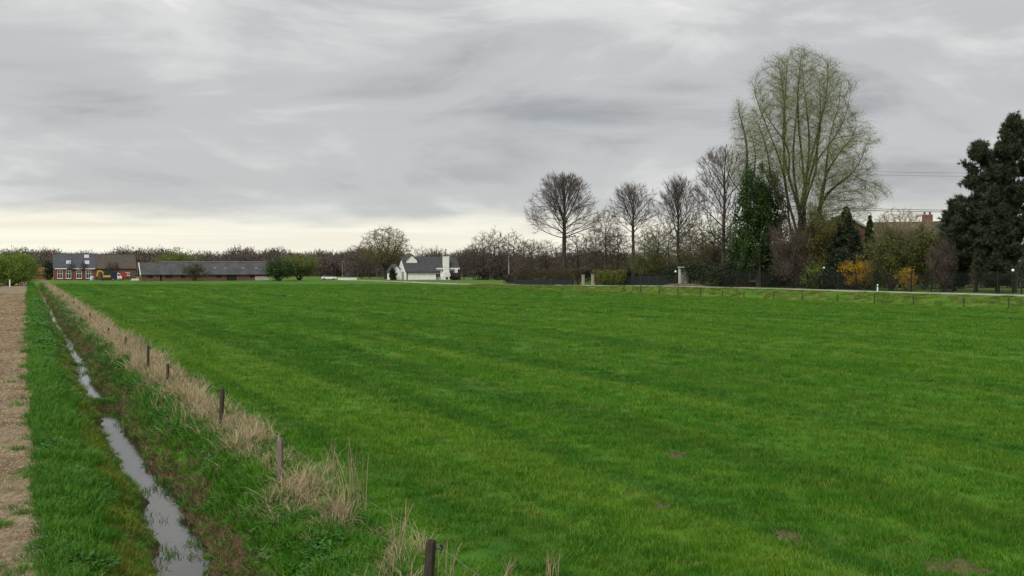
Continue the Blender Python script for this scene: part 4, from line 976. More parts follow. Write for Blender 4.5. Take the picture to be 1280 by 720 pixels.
# --- the far wood: one mass of bare trees
def far_wood(name, label, belts, seed):
    rng = np.random.default_rng(seed); parts = []
    for (pa, pb, d0, d1, n, h0, h1) in belts:
        px = rng.uniform(pa, pb, n); dd = rng.uniform(d0, d1, n); X = W(px, dd); hh = rng.uniform(h0, h1, n) * (1 + .10 * np.sin(px * .045) + .08 * np.sin(px * .13)); z0 = hgt(X, dd)
        A = np.stack([X, dd, z0 - .2], -1); B = A + np.stack([rng.normal(0, .4, n), rng.normal(0, .4, n), hh * .8], -1)
        parts.append(prisms(A, B, np.full(n, .24), np.full(n, .08), 4))
        m_ = 150; src = np.repeat(np.arange(n), m_); p = ball(rng, n * m_, .5); rr = (hh * .30)[src]
        P = A[src] + np.stack([p[:, 0] * rr, p[:, 1] * rr, hh[src] * (.52 + .45 * p[:, 2])], -1)
        D = p + np.array([0, 0, .3]); D += rng.normal(0, .5, D.shape)
        parts.append(slivers(P, D, rng.uniform(.6, 1.7, len(P)), rng.uniform(.14, .36, len(P)), rng))
    V, F_ = joinVF(parts)
    o = link(name, np_mesh(name, V, F_, mat('wood_twigs', (.105, .080, .066), (.072, .055, .048), scale=.08, detail=3, coords='World'))); return tag(o, label, 'woods', kind='stuff')
far_wood('far_wood', 'far brown bare wood along the horizon', [(-80, 480, 400, 480, 900, 10.0, 12.0), (-80, 480, 372, 400, 260, 7.0, 9.0), (430, 800, 340, 420, 480, 8.2, 10.0), (760, 1000, 300, 380, 160, 6, 8), (1000, 1420, 260, 330, 170, 5.5, 7.5)], 77)
# ------------------------------------------------------------------ fences
WOOD_D = mat('dark_post_wood', (.060, .045, .035), (.030, .024, .020), scale=9, rough=.9, bump=.5, stretch=(1, 1, .2))
WOOD_G = mat('grey_weathered_wood', (.20, .17, .13), (.11, .09, .07), scale=12, rough=.9, bump=.6, stretch=(1, 1, .15))
BLACK = mat('black_plastic', (.012, .012, .012), (.02, .02, .02), rough=.5)
WIRE = mat('steel_wire', (.28, .27, .25), (.2, .19, .18), rough=.5, metal=.6)
def y_at(px, t): return t / ((px - 640) / F * NN[0] + NN[1])
fx, fy, fz = at(530, y_at(530, 3.45))
pf = thing('pasture_fence', 'low fence of short weathered posts and thin wire along the ditch', 'fence', (fx, fy, fz))
tops = []
for i, (px, top, wood, r_, lean) in enumerate(((530, 676, WOOD_D, .055, .10), (350.5, 548, WOOD_G, .055, -.03), (274, 486, WOOD_D, .045, .06), (209, 455, WOOD_D, .04, 0), (184, 432, WOOD_D, .045, .02), (156, 421, WOOD_D, .045, .03), (135, 410, WOOD_D, .045, .02), (112, 391, WOOD_D, .05, .0), (99, 383, WOOD_D, .05, -.03), (91.5, 377, WOOD_D, .05, .02), (84, 371.5, WOOD_D, .05, 0), (78.5, 367.5, WOOD_D, .05, 0))):
    Y = y_at(px, 3.45); X = W(px, Y); z0 = hz(X, Y); h = max(ZZ(top, Y) - z0, .5); m = MB(); k = 7
    pts = [(lean * h * f, 0, -.25 + (h + .25) * f) for f in (0, .5, .97, 1.0)]
    m.tube(pts, [r_ * 1.02, r_, r_ * .96, r_ * .8], 7)
    rr = random.Random(i)
    m.v = [(a + rr.uniform(-.006, .006), b + rr.uniform(-.006, .006), c + (rr.uniform(-.02, .012) if c > h - .05 else 0)) for a, b, c in m.v]
    p = m.build('post', wood, pf, (X - fx, Y - fy, z0 - fz))
    if wood is WOOD_G: p['label'] = 'pale grey split wooden post'
    if i < 6:
        q = MB(); tx = lean * h; q.tube([(tx + r_ * .5, 0, h - .09), (tx + r_ + .055, 0, h - .085)], .011, 6); q.tube([(tx + r_ + .03, 0, h - .125), (tx + r_ + .055, 0, h - .085), (tx + r_ + .035, 0, h - .05)], .012, 6)
        io = q.build('insulator', BLACK, p); 
    tops.append((X - fx + lean * h + r_ + .045, Y - fy, z0 - fz + h - .085))
a0 = tops[0]; first = (a0[0] + (a0[0] - tops[1][0]) * 1.0, a0[1] - 5.9, a0[2] - .02); tops = [first] + tops
for a, b in zip(tops[:-1], tops[1:]):
    a, b = Vector(a), Vector(b); MB().tube([a, a.lerp(b, .5) - Vector((0, 0, .03)), b], .0022, 4).build('wire', WIRE, pf)

# posts along the field edge below the road
x0, y0 = xy(70, 69.9)
ff = thing('field_edge_fence', 'thin row of short dark posts along the far field edge', 'fence', (x0, y0, hz(x0, y0)))
post = None
for px, h in ((1305, .95), (1261, .95), (1205, .9), (1142, .95), (1093, .85), (1047, .9), (1003, .85), (967, .9), (930, .85), (903, .85), (876, .95), (847.5, 1.15), (824, .9), (801, 1.15), (780, .9)):
    Y = y_at(px, 69.9 if px > 870 else 72.5); X = W(px, Y)
    if post is None: post = MB().tube([(0, 0, -.3), (0, 0, .5), (.01, 0, .98), (.01, 0, 1.0)], [.06, .058, .055, .04], 7).build('post', WOOD_D, ff)
    else: n_ = post.copy(); COL.objects.link(n_); post = n_
    post.location = (X - x0, Y - y0, hz(X, Y) - hz(x0, y0)); post.scale = (1, 1, h)

# tall black mesh fence between the road and the gardens
FM = mat('black_fence_paint', (.010, .012, .011), (.018, .02, .018), rough=.5)
s_a, tf = 103.5, 80.6; x0, y0 = xy(s_a, tf); z00 = hz(x0, y0)
mf = thing('mesh_fence', 'tall black welded mesh fence behind the road', 'fence', (x0, y0, z00))
m = MB()
for i in range(1, 34): m.box(-.006 - i * 2.5 / 34, .006 - i * 2.5 / 34, -.004, .004, .08, 1.95)
for zz in (.10, .55, 1.0, 1.45, 1.93): m.box(-2.48, -.02, -.012, -.005, zz, zz + .018)
pan = m.build('mesh_panel', FM, mf); pan.rotation_euler = (0, 0, 0)
pst = MB().box(-.045, .045, -.045, .045, -.3, 2.05).build('post', FM, mf)
cap = MB().box(-.05, .05, -.05, .05, 2.052, 2.075).build('post_cap', FM, pst)
rzf = math.atan2(U[1], U[0])
for i in range(21):
    s = s_a - 2.5 * i; X, Y = xy(s, tf); lz = hz(X, Y) - z00
    if i: p_ = pst.copy(); COL.objects.link(p_); c_ = cap.copy(); COL.objects.link(c_); c_.parent = p_; q_ = pan.copy(); COL.objects.link(q_)
    else: p_, q_ = pst, pan
    p_.location = (X - x0, Y - y0, lz); p_.rotation_euler = (0, 0, rzf); q_.location = (X - x0, Y - y0, lz); q_.rotation_euler = (0, 0, rzf)
# dark blue green screen fence behind the gate posts
SCR = mat('dark_teal_screen', (.009, .017, .020), (.007, .012, .015), scale=.6, rough=.7)
def screen(label, s0, s1, t_, h, name='screen_fence'):
    x0, y0 = xy(s0, t_); z0 = hz(x0, y0); o = thing(name, label, 'fence', (x0, y0, z0)); n = max(2, int(abs(s1 - s0) / 2.2)); ds = (s1 - s0) / n; L = abs(ds)
    sg = 1 if ds > 0 else -1; pm = None
    for i in range(n + 1):
        X, Y = xy(s0 + ds * i, t_); loc = (X - x0, Y - y0, hz(X, Y) - z0)
        if pm is None:
            pm = MB().box(-.05, .05, -.05, .05, -.2, h + .08).build('post', WOOD_D, o); pp = MB().box(.055 * sg, (L - .055) * sg, -.015, .015, .06, h).build('panel', SCR, o); a, b_ = pm, pp
        else:
            a = pm.copy(); COL.objects.link(a); b_ = None
            if i < n: b_ = pp.copy(); COL.objects.link(b_)
        a.location = loc; a.rotation_euler = (0, 0, rzf)
        if b_: b_.location = loc; b_.rotation_euler = (0, 0, rzf)
    return o
screen('dark teal screen fence right of the pale gate posts', 116, 136, 81.7, 1.35)
screen('dark teal screen at the foot of the beech hedge', 142, 163, 79.7, .85)
screen('dark green garden fence right of the white house', 247, 256, 104.5, 1.9)

# pale gate posts
GP = mat('pale_stone_post', (.36, .31, .25), (.26, .22, .18), scale=4, bump=.3)
for px, lb in ((729, 'left pale gate post at the end of the beech hedge'), (741, 'right pale gate post at the end of the beech hedge')):
    x, y, z = at(px, y_at(px, 79.9)); o = thing('gate_post', lb, 'gate post', (x, y, z), rzf, group='gate posts'); MB().box(-.17, .17, -.17, .17, -.2, 1.55).build('shaft', GP, o); MB().add(*(lambda q: (q.v, q.f))(MB().box(-.22, .22, -.22, .22, 1.552, 1.66))).build('cap', GP, o, bevel=.03)

# ------------------------------------------------------------------ buildings
BRICK_R = mat('red_brick', (.22, .075, .050), (.14, .055, .040), scale=3, bump=.3, rough=.9)
BRICK_B = mat('brown_brick', (.16, .085, .060), (.10, .058, .045), scale=2, bump=.3, rough=.9)
SLATE = mat('blue_grey_slate', (.070, .072, .085), (.045, .048, .058), scale=1.2, rough=.6, bump=.3, stretch=(1, 1, 4))
TILE_B = mat('brown_grey_tiles', (.085, .070, .055), (.055, .047, .038), scale=1.2, rough=.85, bump=.3, stretch=(1, 1, 4))
TILE_D = mat('dark_grey_sheets', (.075, .075, .078), (.050, .050, .053), scale=.6, rough=.8, bump=.2)
TILE_RED = mat('orange_red_tiles', (.36, .11, .065), (.26, .08, .05), scale=2, bump=.3)
ROOF_G = mat('grey_roof_tiles', (.062, .062, .068), (.045, .045, .050), scale=1.5, bump=.3)
WHITE = mat('white_render', (.80, .79, .76), (.70, .69, .66), scale=.9, rough=.8, bump=.06)
WPAINT = mat('white_paint', (.78, .78, .75), (.70, .70, .67), scale=3, rough=.5)
GLASS = mat('dark_window_glass', (.020, .024, .030), (.03, .034, .04), rough=.08, spec=.6)
SKYL = mat('skylight_glass', (.42, .46, .52), (.36, .40, .46), rough=.12, spec=.6)
def gable_body(parent, x0, x1, y0, y1, eave, ridge, wall, roof, over=.3, th=.16, yr=None, names=('wall', 'roof'), front_eave=None):
    """walls with gables at both x ends; ridge along x"""
    yr = (y0 + y1) / 2 if yr is None else yr; fe = eave if front_eave is None else front_eave
    w = MB().prismx([(y0, 0), (y1, 0), (y1, eave), (yr, ridge), (y0, fe)], x0, x1).build(names[0], wall, parent)
    sf = (ridge - fe) / (yr - y0); sb = (ridge - eave) / (y1 - yr); g = .02
    r = MB()
    r.prismx([(y0 - over, fe - over * sf + g), (yr, ridge + g), (yr, ridge + th + g), (y0 - over, fe - over * sf + th + g)], x0 - over, x1 + over)
    r.prismx([(yr + .002, ridge + g), (y1 + over, eave - over * sb + g), (y1 + over, eave - over * sb + th + g), (yr + .002, ridge + th + g)], x0 - over, x1 + over)
    ro = r.build(names[1], roof, parent)
    MB().tube([(x0 - over, yr, ridge + th), (x1 + over, yr, ridge + th)], .11, 6).build('ridge_cap', roof, ro)
    return w, ro, sf
def window(parent, xc, z0, z1, w, yf, mull=(1, 1), frame=WPAINT, name='window'):
    """frame proud of a wall whose face is at y = yf (front = -y)"""
    f = MB(); b = .09
    f.box(xc - w / 2, xc + w / 2, yf - .06, yf - .003, z0, z0 + b); f.box(xc - w / 2, xc + w / 2, yf - .06, yf - .003, z1 - b, z1)
    for sx in (-1, 1): f.box(xc + sx * (w / 2 - b / 2) - b / 2, xc + sx * (w / 2 - b / 2) + b / 2, yf - .058, yf - .004, z0 + b, z1 - b)
    f.box(xc - .035, xc + .035, yf - .055, yf - .005, z0 + b, z1 - b)
    for j in range(mull[1]):
        zz = z0 + (z1 - z0) * (.62 if mull[1] == 1 else (j + 1) / (mull[1] + 1)); f.box(xc - w / 2 + b, xc + w / 2 - b, yf - .054, yf - .006, zz - .045, zz + .045)
    o = f.build(name, frame, parent); MB().box(xc - w / 2 + .02, xc + w / 2 - .02, yf - .025, yf - .012, z0 + .02, z1 - .02).build('pane', GLASS, o)
    MB().box(xc - w / 2 - .08, xc + w / 2 + .08, yf - .14, yf - .003, z0 - .09, z0 - .004).build('sill', frame, o); return o
def skylight(ro, xc, yc, z, slope, w=.9, h=1.1, name='skylight', fr=None):
    a = math.atan(slope); m = MB().box(-w / 2, w / 2, -h / 2, h / 2, .0, .10); o = m.build(name, fr or WPAINT, ro, (xc, yc, z)); o.rotation_euler = (a, 0, 0)
    g = MB().box(-w / 2 + .08, w / 2 - .08, -h / 2 + .08, h / 2 - .08, .102, .125).build('pane', fr or SKYL, o); return o
RZ = math.atan2(-U[0], U[1])     # facades stand square to the ditch

# brick farmhouse with its barn under one long roof
x, y, z = at(119.5, 275); fh = thing('brick_farmhouse', 'red brick farmhouse with slate roof, white windows and attached brown roofed barn', 'house', (x, y, z), RZ)
wl, ro, sf = gable_body(fh, -10.4, 0, 0, 9, 3.3, 7.1, BRICK_R, SLATE, .25)
wl2, ro2, _ = gable_body(fh, .002, 10.4, .05, 8.95, 3.2, 6.95, BRICK_B, TILE_B, .24, names=('barn_wall', 'barn_roof'))
for xc in (-8.9, -6.8, -4.2, -1.8): window(fh, xc, .45, 2.6, 1.3, 0)
for a_, b_ in ((-10.2, -7.2), (-6.2, -3.2), (-2.6, -.1)): MB().box(a_, b_, -.34, -.20, 2.98, 3.22).build('gutter', WPAINT, fh)
for xc, f in ((-2.05, .80), (-2.05, .36), (-6.7, .36)): skylight(ro, xc, 4.5 * f, 3.3 + 3.8 * f + .17, sf, 1.1, 1.3)
MB().box(-10.55, -9.95, 4.1, 4.9, 6.7, 8.0).build('chimney', BRICK_R, ro)
d1 = MB().box(1.3, 4.6, .0, .046, 0, 2.7).build('barn_door', mat('dark_barn_door', (.05, .04, .035), (.035, .03, .025), stretch=(6, 1, 1)), fh)
MB().box(4.8, 6.6, .0, .046, .9, 2.3).build('shutter', mat('red_shutter', (.30, .05, .04), (.22, .04, .035)), fh)
window(fh, 8.2, 1.2, 2.1, 1.1, .05); window(fh, -9.9, 4.2, 5.2, .01, 9.5) if False else None

# small tiled cottage half hidden left of it
x, y, z = at(47, 292); ct = thing('cottage', 'small low cottage with orange red tiled roof behind the willow bush', 'house', (x, y, z), RZ)
_, ro, sf = gable_body(ct, -3.6, 3.0, 0, 5, 1.5, 3.25, BRICK_R, TILE_RED, .2)
MB().prismx([(-.28, 1.32), (2.5, 3.36), (2.5, 3.52), (-.28, 1.48)], 3.21, 3.33).build('verge_board', WPAINT, ro)
skylight(ro, 1.7, .9, 2.30, sf, .9, .7); MB().box(.2, .7, 2.3, 2.8, 3.3, 4.3).build('chimney', BRICK_R, ro)

# long low brick barn
x, y, z = at(259, 260); bn = thing('long_barn', 'long low brick barn with dark grey sheet roof and pale ridge', 'barn', (x, y, z), RZ)
_, ro, sf = gable_body(bn, -11.2, 16.0, 0, 7.6, 1.75, 4.75, BRICK_B, TILE_D, .35)
_, ro2, _ = gable_body(bn, -16.0, -11.6, .15, 7.45, 1.72, 4.5, BRICK_B, TILE_D, .3, names=('wall', 'roof'))
MB().prismx([(-.2, 1.5), (3.8, 4.55), (7.8, 1.5), (7.8, 1.68), (3.8, 4.73), (-.2, 1.68)], -16.45, -16.31).build('verge_board', WPAINT, ro2)
MB().box(-11.5, 16.3, 3.66, 3.94, 4.95, 5.06).build('ridge_strip', mat('pale_ridge', (.34, .34, .34), (.26, .26, .26)), ro)
for i, xc in enumerate((-8, -3, 2.2, 5.0, 9.5, 13)): skylight(ro, xc, 1.6, 1.75 + 3.0 * (1.6 / 3.8) + .17, sf, .7, .7, 'roof_light', mat('dusty_plastic', (.17, .17, .17), (.12, .12, .12), rough=.5)) if i > 1 else None
for xc, w_ in ((-14, 1.2), (-9.5, 1.6), (-6, 1.2), (3, 1.2), (6.2, 2.6), (11.5, 1.2)):
    dmat = mat('dark_opening', (.018, .016, .015), (.025, .022, .02)); MB().box(xc - w_ / 2, xc + w_ / 2, -.05 if xc > -11.6 else .10, -.004 if xc > -11.6 else .146, .1 if w_ > 2 else .75, 1.45).build('barn_window' if w_ < 2 else 'barn_door', dmat, bn)
MB().box(12.3, 16.05, -.06, -.005, .05, 1.1).build('pale_panel', mat('pale_board', (.42, .40, .36), (.33, .31, .28)), bn)

# white house with big chimney
x, y, z = at(508, 268); wh = thing('white_house', 'white rendered house with grey roof, stout front chimney and small gable', 'house', (x, y, z), RZ)
def slab(ro_name, poly, xa, xb): return MB().prismx(poly, xa, xb).build(ro_name, ROOF_G, wh)
MB().prismx([(0, 0), (7.3, 0), (7.3, 2.3), (3.65, 6.0), (0, 2.35)], 0, 8.5).build('front_wing_wall', WHITE, wh)
MB().prismx([(1.2, 0), (7.3, 0), (7.3, 2.3), (3.65, 6.0), (1.2, 3.55)], 8.503, 15.4).build('main_wall', WHITE, wh)
r1 = slab('roof', [(-.42, 1.97), (3.65, 6.04), (3.65, 6.26), (-.42, 2.19)], -.35, 8.75)
slab('roof', [(.62, 3.01), (3.65, 6.04), (3.65, 6.26), (.62, 3.23)], 8.753, 15.8)
slab('roof', [(3.652, 6.04), (7.7, 1.99), (7.7, 2.21), (3.652, 6.26)], -.35, 15.8)
dm = MB().prism([(.55, 4.2), (3.85, 4.2), (3.85, 5.2), (2.2, 6.75), (.55, 5.2)], 2.0, 6).build('gable_dormer', WHITE, wh)
MB().prism([(.2, 4.95), (2.2, 6.83), (2.2, 7.05), (.2, 5.17)], 1.75, 6.05).build('dormer_roof', ROOF_G, dm); MB().prism([(2.202, 6.83), (4.2, 4.95), (4.2, 5.17), (2.202, 7.05)], 1.75, 6.05).build('dormer_roof', ROOF_G, dm)
ch = MB().add(*(lambda q: (q.v, q.f))(MB().box(10.9, 12.4, .1, 1.15, 2.2, 6.5))).build('chimney', WHITE, wh)
MB().prism([(10.35, 0), (12.95, 0), (12.9, .9), (12.45, 2.198), (10.85, 2.198), (10.4, .9)], -.05, 1.17).build('chimney_base', WHITE, ch)
MB().box(11.35, 11.95, -.12, -.053, .15, .75).build('fire_opening', BLACK, ch)
MB().lathe([(.10, 6.5), (.10, 8.1), (.28, 8.15), (.28, 8.25), (.06, 8.4)], (11.65, .6, 0), 10).build('flue', mat('dull_steel', (.12, .12, .12), (.09, .09, .09), metal=.5, rough=.5), ch)
MB().box(10.8, 12.5, .0, 1.25, 6.502, 6.6).build('chimney_crown', ROOF_G, ch)
MB().box(8.76, 15.75, .50, .618, 2.86, 3.22).build('fascia', WPAINT, wh)
MB().box(14.3, 15.0, .25, .62, 0, 2.858).build('porch_column', WPAINT, wh)
window(wh, 9.55, .5, 2.5, 1.5, 1.2); window(wh, 13.5, .5, 2.5, 1.3, 1.2)
MB().box(.02, .3, -.10, -.004, 0, 2.1).build('downpipe', BLACK, wh)
MB().box(-.05, -.004, 2.0, 3.4, 0.05, 2.2).build('side_door', mat('grey_door', (.25, .25, .24), (.2, .2, .19)), wh)
# low side annex with its own little gable
MB().prism([(-3.0, 0), (-.06, 0), (-.06, 2.2), (-1.53, 3.9), (-3.0, 2.2)], 3.6, 7.0).build('annex_wall', WHITE, wh)
MB().prism([(-3.3, 2.0), (-1.53, 4.05), (-1.53, 4.25), (-3.3, 2.2)], 3.3, 7.2).build('annex_roof', ROOF_G, wh); MB().prism([(-1.528, 4.05), (-.36, 2.7), (-.36, 2.9), (-1.528, 4.25)], 3.3, 7.2).build('annex_roof', ROOF_G, wh)

# houses behind the gardens on the right
x, y, z = at(1150, 150); hr = thing('tiled_house', 'house with long brown tiled roof and chimney behind the budding trees', 'house', (x, y, z), R(-22))
_, ro, sf = gable_body(hr, -7.2, 8.5, -4, 4, 5.0, 9.15, BRICK_B, TILE_B, .4)
c_ = MB().box(.2, 1.7, -.5, .5, 8.7, 10.4).build('chimney', BRICK_B, ro)
for dx_ in (.55, 1.3): MB().lathe([(.16, 10.4), (.14, 10.75), (.17, 10.8)], (dx_, 0, 0), 8).build('chimney_pot', BRICK_R, c_)
for xc in (-5, -2, 2, 5): window(hr, xc, 2.9, 4.3, 1.3, -4)
x, y, z = at(1051, 124); hl = thing('gabled_house', 'brick house with white verge boards half hidden behind the conical cypress', 'house', (x, y, z), R(-19))
MB().prism([(-3.4, 0), (3.4, 0), (3.4, 7.2), (0, 8.9), (-3.4, 7.2)], 0, 9).build('wall', mat('pinkish_brick', (.30, .16, .12), (.22, .12, .09), scale=3, bump=.2), hl)
ro = MB().prism([(-3.8, 7.02), (0, 8.92), (0, 9.1), (-3.8, 7.2)], -.2, 9.2).prism([(.002, 8.92), (3.8, 7.02), (3.8, 7.2), (.002, 9.1)], -.2, 9.2).build('roof', TILE_B, hl)
MB().prism([(-3.8, 6.95), (0, 8.85), (0, 9.12), (-3.8, 7.22)], -.30, -.204).build('verge_board', WPAINT, ro); MB().prism([(.002, 8.85), (3.8, 6.95), (3.8, 7.22), (.002, 9.12)], -.30, -.204).build('verge_board', WPAINT, ro)
x, y, z = at(962, 134); gh = thing('garden_house', 'low brown house with white framed windows behind the willow trunks', 'house', (x, y, z), R(-14))
gable_body(gh, -4.6, 5.5, 0, 7, 2.9, 5.4, BRICK_B, ROOF_G, .4)
window(gh, -2.0, .7, 2.75, 1.25, 0, (1, 3)); window(gh, 1.9, .9, 2.4, .7, 0, (1, 2)); window(gh, 4.2, .9, 2.2, .9, 0)
x, y, z = at(853.5, 138.5); sh = thing('garden_shed', 'small white grey shed with pale flat roof beside the dark hedge', 'shed', (x, y, z), R(-8))
MB().box(-.55, .75, 0, 1.5, 0, 2.5).build('wall', mat('grey_shed_boards', (.20, .20, .19), (.14, .14, .13), stretch=(6, 1, 1)), sh)
MB().box(-.62, -.30, -.07, -.004, 0, 2.5).build('pale_corner_board', mat('weathered_pale_board', (.42, .41, .38), (.34, .33, .3)), sh); MB().box(-.75, .95, -.2, 1.7, 2.502, 2.62).build('roof', mat('weathered_pale_board', (.42, .41, .38)), sh)
MB().box(0, .6, -.05, -.005, .05, 2.0).build('door', mat('grey_door', (.25, .25, .24)), sh)

# ------------------------------------------------------------------ lamps, poles, power line
POLE = mat('grey_pole', (.30, .29, .27), (.22, .21, .2), scale=3)
def lamp(label, px, d, top, cat='lamp', r=.16):
    x, y, z = at(px, d); o = thing('garden_lamp', label, cat, (x, y, z), group='white globe garden lamps'); h = ZZ(top, d) - z
    MB().tube([(0, 0, -.1), (0, 0, h - r)], .04, 8).build('pole', BLACK, o); MB().lathe([(.09, h - r - .06), (.09, h - r)], (0, 0, 0), 10).build('collar', BLACK, o)
    MB().lathe([(max(r * math.sin(a), .01), h - r * math.cos(a)) for a in np.linspace(.3, 3.1, 9)], (0, 0, 0), 12).build('globe', WPAINT, o, smooth_=True)
lamp('white globe lamp on a dark pole beside the small shed', 844.5, 137.5, 339.5)
lamp('white globe lamp left of the conical cypress', 1030, 113.5, 335, r=.14)
lamp('white globe lamp between the pine trunks at right', 1266, 93.2, 338, r=.14)
x, y, z = at(636, 262); up_ = thing('utility_pole', 'tall pale grey pole right of the white house garden', 'pole', (x, y, z))
MB().tube([(0, 0, -.3), (0, 0, 8), (0, 0, 12.4)], [.17, .14, .10], 8).build('shaft', POLE, up_); MB().tube([(0, 0, 12.2), (.5, 0, 12.45), (1.3, 0, 12.4)], .05, 6).build('arm', POLE, up_)
x, y, z = at(428, 285); lp_ = thing('street_lamp', 'thin grey lamp post left of the broad spreading tree', 'street lamp', (x, y, z)); MB().tube([(0, 0, -.2), (0, 0, 4.6), (.25, 0, 4.95)], [.06, .05, .04], 8).build('pole', POLE, lp_); MB().box(.15, .7, -.1, .1, 4.9, 5.02).build('lamp_head', POLE, lp_)
x, y, z = at(1097, y_at(1097, 79.9)); mk = thing('marker_post', 'short white marker post at the road below the forsythia', 'marker post', (x, y, z)); MB().tube([(0, 0, -.1), (0, 0, .68), (0, 0, .74)], [.07, .07, .03], 8).build('shaft', WPAINT, mk); MB().tube([(0, 0, .48), (0, 0, .58)], .074, 8).build('reflector_band', BLACK, mk)

pd = 430; x, y, z = at(953, pd); py = thing('overhead_power_line', 'thin dark overhead power cables crossing the sky between willow and pines', 'power line', (x, y, z)); hp = ZZ(208, pd) - z
g = MB()
for sx in (-1, 1):
    for sy in (-1, 1): g.tube([(sx * 2.6, sy * 2.6, 0), (sx * .6, sy * .6, hp * .72), (sx * .25, sy * .25, hp)], [.12, .1, .06], 4)
for i in range(9):
    za, zb_ = hp * i / 9, hp * (i + 1) / 9; wa, wb = np.interp([za, zb_], [0, hp * .72, hp], [2.6, .6, .25])
    for sy in (-1, 1): g.tube([(-wa, sy * wa, za), (wb, sy * wb, zb_)], .05, 4); g.tube([(wa, sy * wa, za), (-wb, sy * wb, zb_)], .05, 4)
g.build('pylon', POLE, py)
CAB = mat('cable_grey', (.10, .10, .105), (.08, .08, .085))
for i, (zrow, dxy, r_) in enumerate(((210, 0, .05), (213, 4, .05), (256.5, 0, .13), (258, 4, .13))):
    za = ZZ(zrow, pd) - z; a = Vector((0, dxy, za)); pts = []
    for j in range(25):
        f = j / 24; pts.append((f * 260 - 0, dxy + f * 40, za * (1 + 40 * f / pd) - 3.3 * 40 * f / pd + 3.0 * ((2 * f - 1) ** 2 - 1) + f * 1.2))
    MB().tube(pts, r_, 5).build('cable', CAB, py)

# ------------------------------------------------------------------ farmyard things
YEL = mat('machine_yellow', (.62, .42, .03), (.52, .34, .03), rough=.45); STEEL = mat('dark_steel', (.03, .03, .03), (.045, .045, .045), rough=.6)
x, y, z = at(132, 266); ex = thing('excavator', 'yellow excavator with raised boom in front of the brick barn', 'excavator', (x, y, z), RZ)
for sy in (-.85, .85):
    t_ = MB().prism([(-1.3, .25), (-1.0, 0), (1.0, 0), (1.3, .25), (1.3, .5), (1.0, .75), (-1.0, .75), (-1.3, .5)], sy - .25, sy + .25).build('track', STEEL, ex)
MB().box(-.6, 1.25, -.85, .85, .8, 1.35).build('body', YEL, ex, bevel=.06)
cb = MB().prism([(-.55, 1.352), (.45, 1.352), (.45, 2.5), (-.3, 2.5), (-.55, 1.9)], -.8, .05).build('cab', STEEL, ex); MB().box(-.35, .35, -.82, -.803, 1.7, 2.35).build('window', GLASS, cb)
MB().prism([(-.5, 1.0), (-.2, 1.1), (-.55, 2.3), (-1.2, 2.75), (-1.9, 2.6), (-1.85, 2.35), (-1.25, 2.45), (-.8, 2.1)], .12, .45).build('boom', YEL, ex)
MB().prism([(-1.95, 2.75), (-1.7, 2.6), (-2.05, 1.0), (-2.3, 1.0)], .14, .43).build('stick', YEL, ex)
MB().prism([(-2.35, 1.1), (-2.0, 1.1), (-1.75, .55), (-2.0, .15), (-2.45, .35)], -.1, .6).build('bucket', STEEL, ex)
NAVY = mat('navy_paint', (.025, .03, .06), (.02, .022, .045), rough=.35); REDP = mat('red_paint', (.38, .04, .035), (.3, .035, .03), rough=.45)
def wheels(o, xs, y0, r, w=.2):
    for wx in xs:
        q = MB().lathe([(r * .55, -w / 2), (r, -w / 2), (r, w / 2), (r * .55, w / 2)], (0, 0, 0), 14).build('wheel', STEEL, o, (wx, y0, r)); q.rotation_euler = (R(90), 0, 0)
        h = MB().lathe([(r * .5, -w / 2 - .01), (r * .5, w / 2 + .01)], (0, 0, 0), 12).build('rim', POLE, q)
x, y, z = at(144.5, 264); tr_ = thing('delivery_van', 'dark blue van with white front beside the excavator', 'van', (x, y, z), RZ)
MB().prism([(-1.2, .35), (.35, .35), (.35, 2.45), (-1.1, 2.45), (-1.2, 2.3)], -.95, .95).build('cargo_box', NAVY, tr_, bevel=.04); c_ = MB().prism([(.36, .35), (1.45, .35), (1.5, 1.1), (1.2, 1.3), (.85, 2.0), (.36, 2.05)], -.9, .9).build('cab', WPAINT, tr_, bevel=.04)
MB().prism([(.5, 1.25), (1.1, 1.25), (.8, 1.85), (.5, 1.88)], -.93, -.903).build('window', GLASS, c_); wheels(tr_, (-.7, .95), -.85, .34); wheels(tr_, (-.7, .95), .85, .34)
x, y, z = at(153, 265); rt_ = thing('farm_trailer', 'red farm trailer standing right of the blue van', 'trailer', (x, y, z), RZ)
MB().prism([(-1.0, .7), (1.0, .7), (1.15, 2.0), (-1.15, 2.0)], -.9, .9).build('hopper', REDP, rt_); MB().box(-1.05, 1.05, -.5, .5, .5, .698).build('chassis', STEEL, rt_); MB().box(1.05, 2.0, -.08, .08, .52, .64).build('drawbar', STEEL, rt_); wheels(rt_, (-.1,), -.75, .42); wheels(rt_, (-.1,), .75, .42)
x, y, z = at(115, 266); tk = thing('water_tank', 'small pale blue tank at the right end of the farmhouse windows', 'tank', (x, y, z), RZ)
MB().lathe([(.45, 0), (.5, .1), (.5, .95), (.38, 1.15), (.15, 1.2)], (0, 0, 0), 14).build('body', mat('pale_blue_plastic', (.40, .50, .58), (.34, .43, .5)), tk, smooth_=True); MB().lathe([(.16, 1.2), (.16, 1.28)], (0, 0, 0), 10).build('lid', STEEL, tk)
x, y, z = at(176, 262); wsl = thing('slab_stack', 'low stack of white slabs between farmhouse and long barn', 'slabs', (x, y, z), RZ)
for j in range(3): MB().box(-2.4 + .1 * j, 2.3 - .15 * j, -.6, .6, .02 + j * .16, .165 + j * .16).build('slab', WPAINT, wsl)
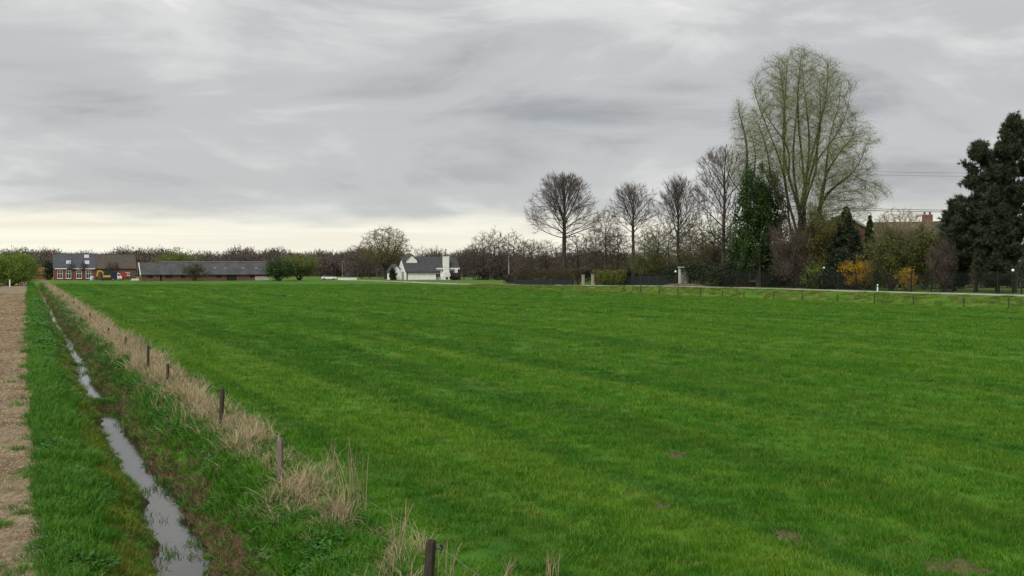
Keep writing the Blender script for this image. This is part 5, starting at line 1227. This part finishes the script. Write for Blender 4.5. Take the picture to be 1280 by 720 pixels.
x, y, z = at(434, 272); wt_ = thing('low_wall', 'low white garden wall near the thin lamp post', 'wall', (x, y, z), R(20)); MB().box(-2.6, 2.6, -.15, .15, -.1, .5).build('wall', WHITE, wt_); MB().box(-2.7, 2.7, -.2, .2, .502, .58).build('coping', WPAINT, wt_)
x, y, z = at(411, 270); cr_ = thing('parked_car', 'white car parked left of the low white wall', 'car', (x, y, z), R(15))
MB().prism([(-2.0, .3), (2.0, .3), (2.05, .7), (1.2, .85), (-1.9, .9), (-2.05, .6)], -.8, .8).build('body', WPAINT, cr_, bevel=.05); MB().prism([(-1.6, .9), (1.0, .86), (.4, 1.35), (-1.2, 1.38)], -.68, .68).build('cabin', GLASS, cr_, bevel=.04); wheels(cr_, (-1.25, 1.25), -.72, .30); wheels(cr_, (-1.25, 1.25), .72, .30)
x, y, z = at(5, 176); gt = thing('farm_gate', 'dark field gate with white post under the willow bush', 'gate', (x, y, z), RZ)
for j in range(4): MB().box(-2.6, .75, -.02, .02, .2 + j * .25, .32 + j * .25).build('rail', WOOD_D, gt)
MB().box(.8, .98, -.09, .09, -.2, 1.3).build('gate_post', WPAINT, gt)
# earth heap in front of the dark hedge
em = mat('heaped_earth', (.14, .085, .055), (.09, .06, .04), scale=2, bump=.6)
x, y = xy(112, 80.4); z = hz(x, y); V = []; F_ = []; nx_, ny_ = 22, 7
for i in range(nx_):
    for j in range(ny_):
        a = i / (nx_ - 1) * 2 - 1; b_ = j / (ny_ - 1) * 2 - 1; V.append((a * 5, b_ * .8, -.05 + .38 * max(0, 1 - a * a) ** .6 * max(0, 1 - b_ * b_) + random.uniform(-.05, .05)))
for i in range(nx_ - 1):
    for j in range(ny_ - 1): F_.append((i * ny_ + j, (i + 1) * ny_ + j, (i + 1) * ny_ + j + 1, i * ny_ + j + 1))
eh = tag(link('earth_heap', np_mesh('earth_heap', np.array(V), [np.array(F_)], em, smooth_=True), loc=(x, y, z)), 'low reddish brown earth heap in front of the dark garden hedge', 'earth heap'); eh.rotation_euler = (0, 0, rzf)
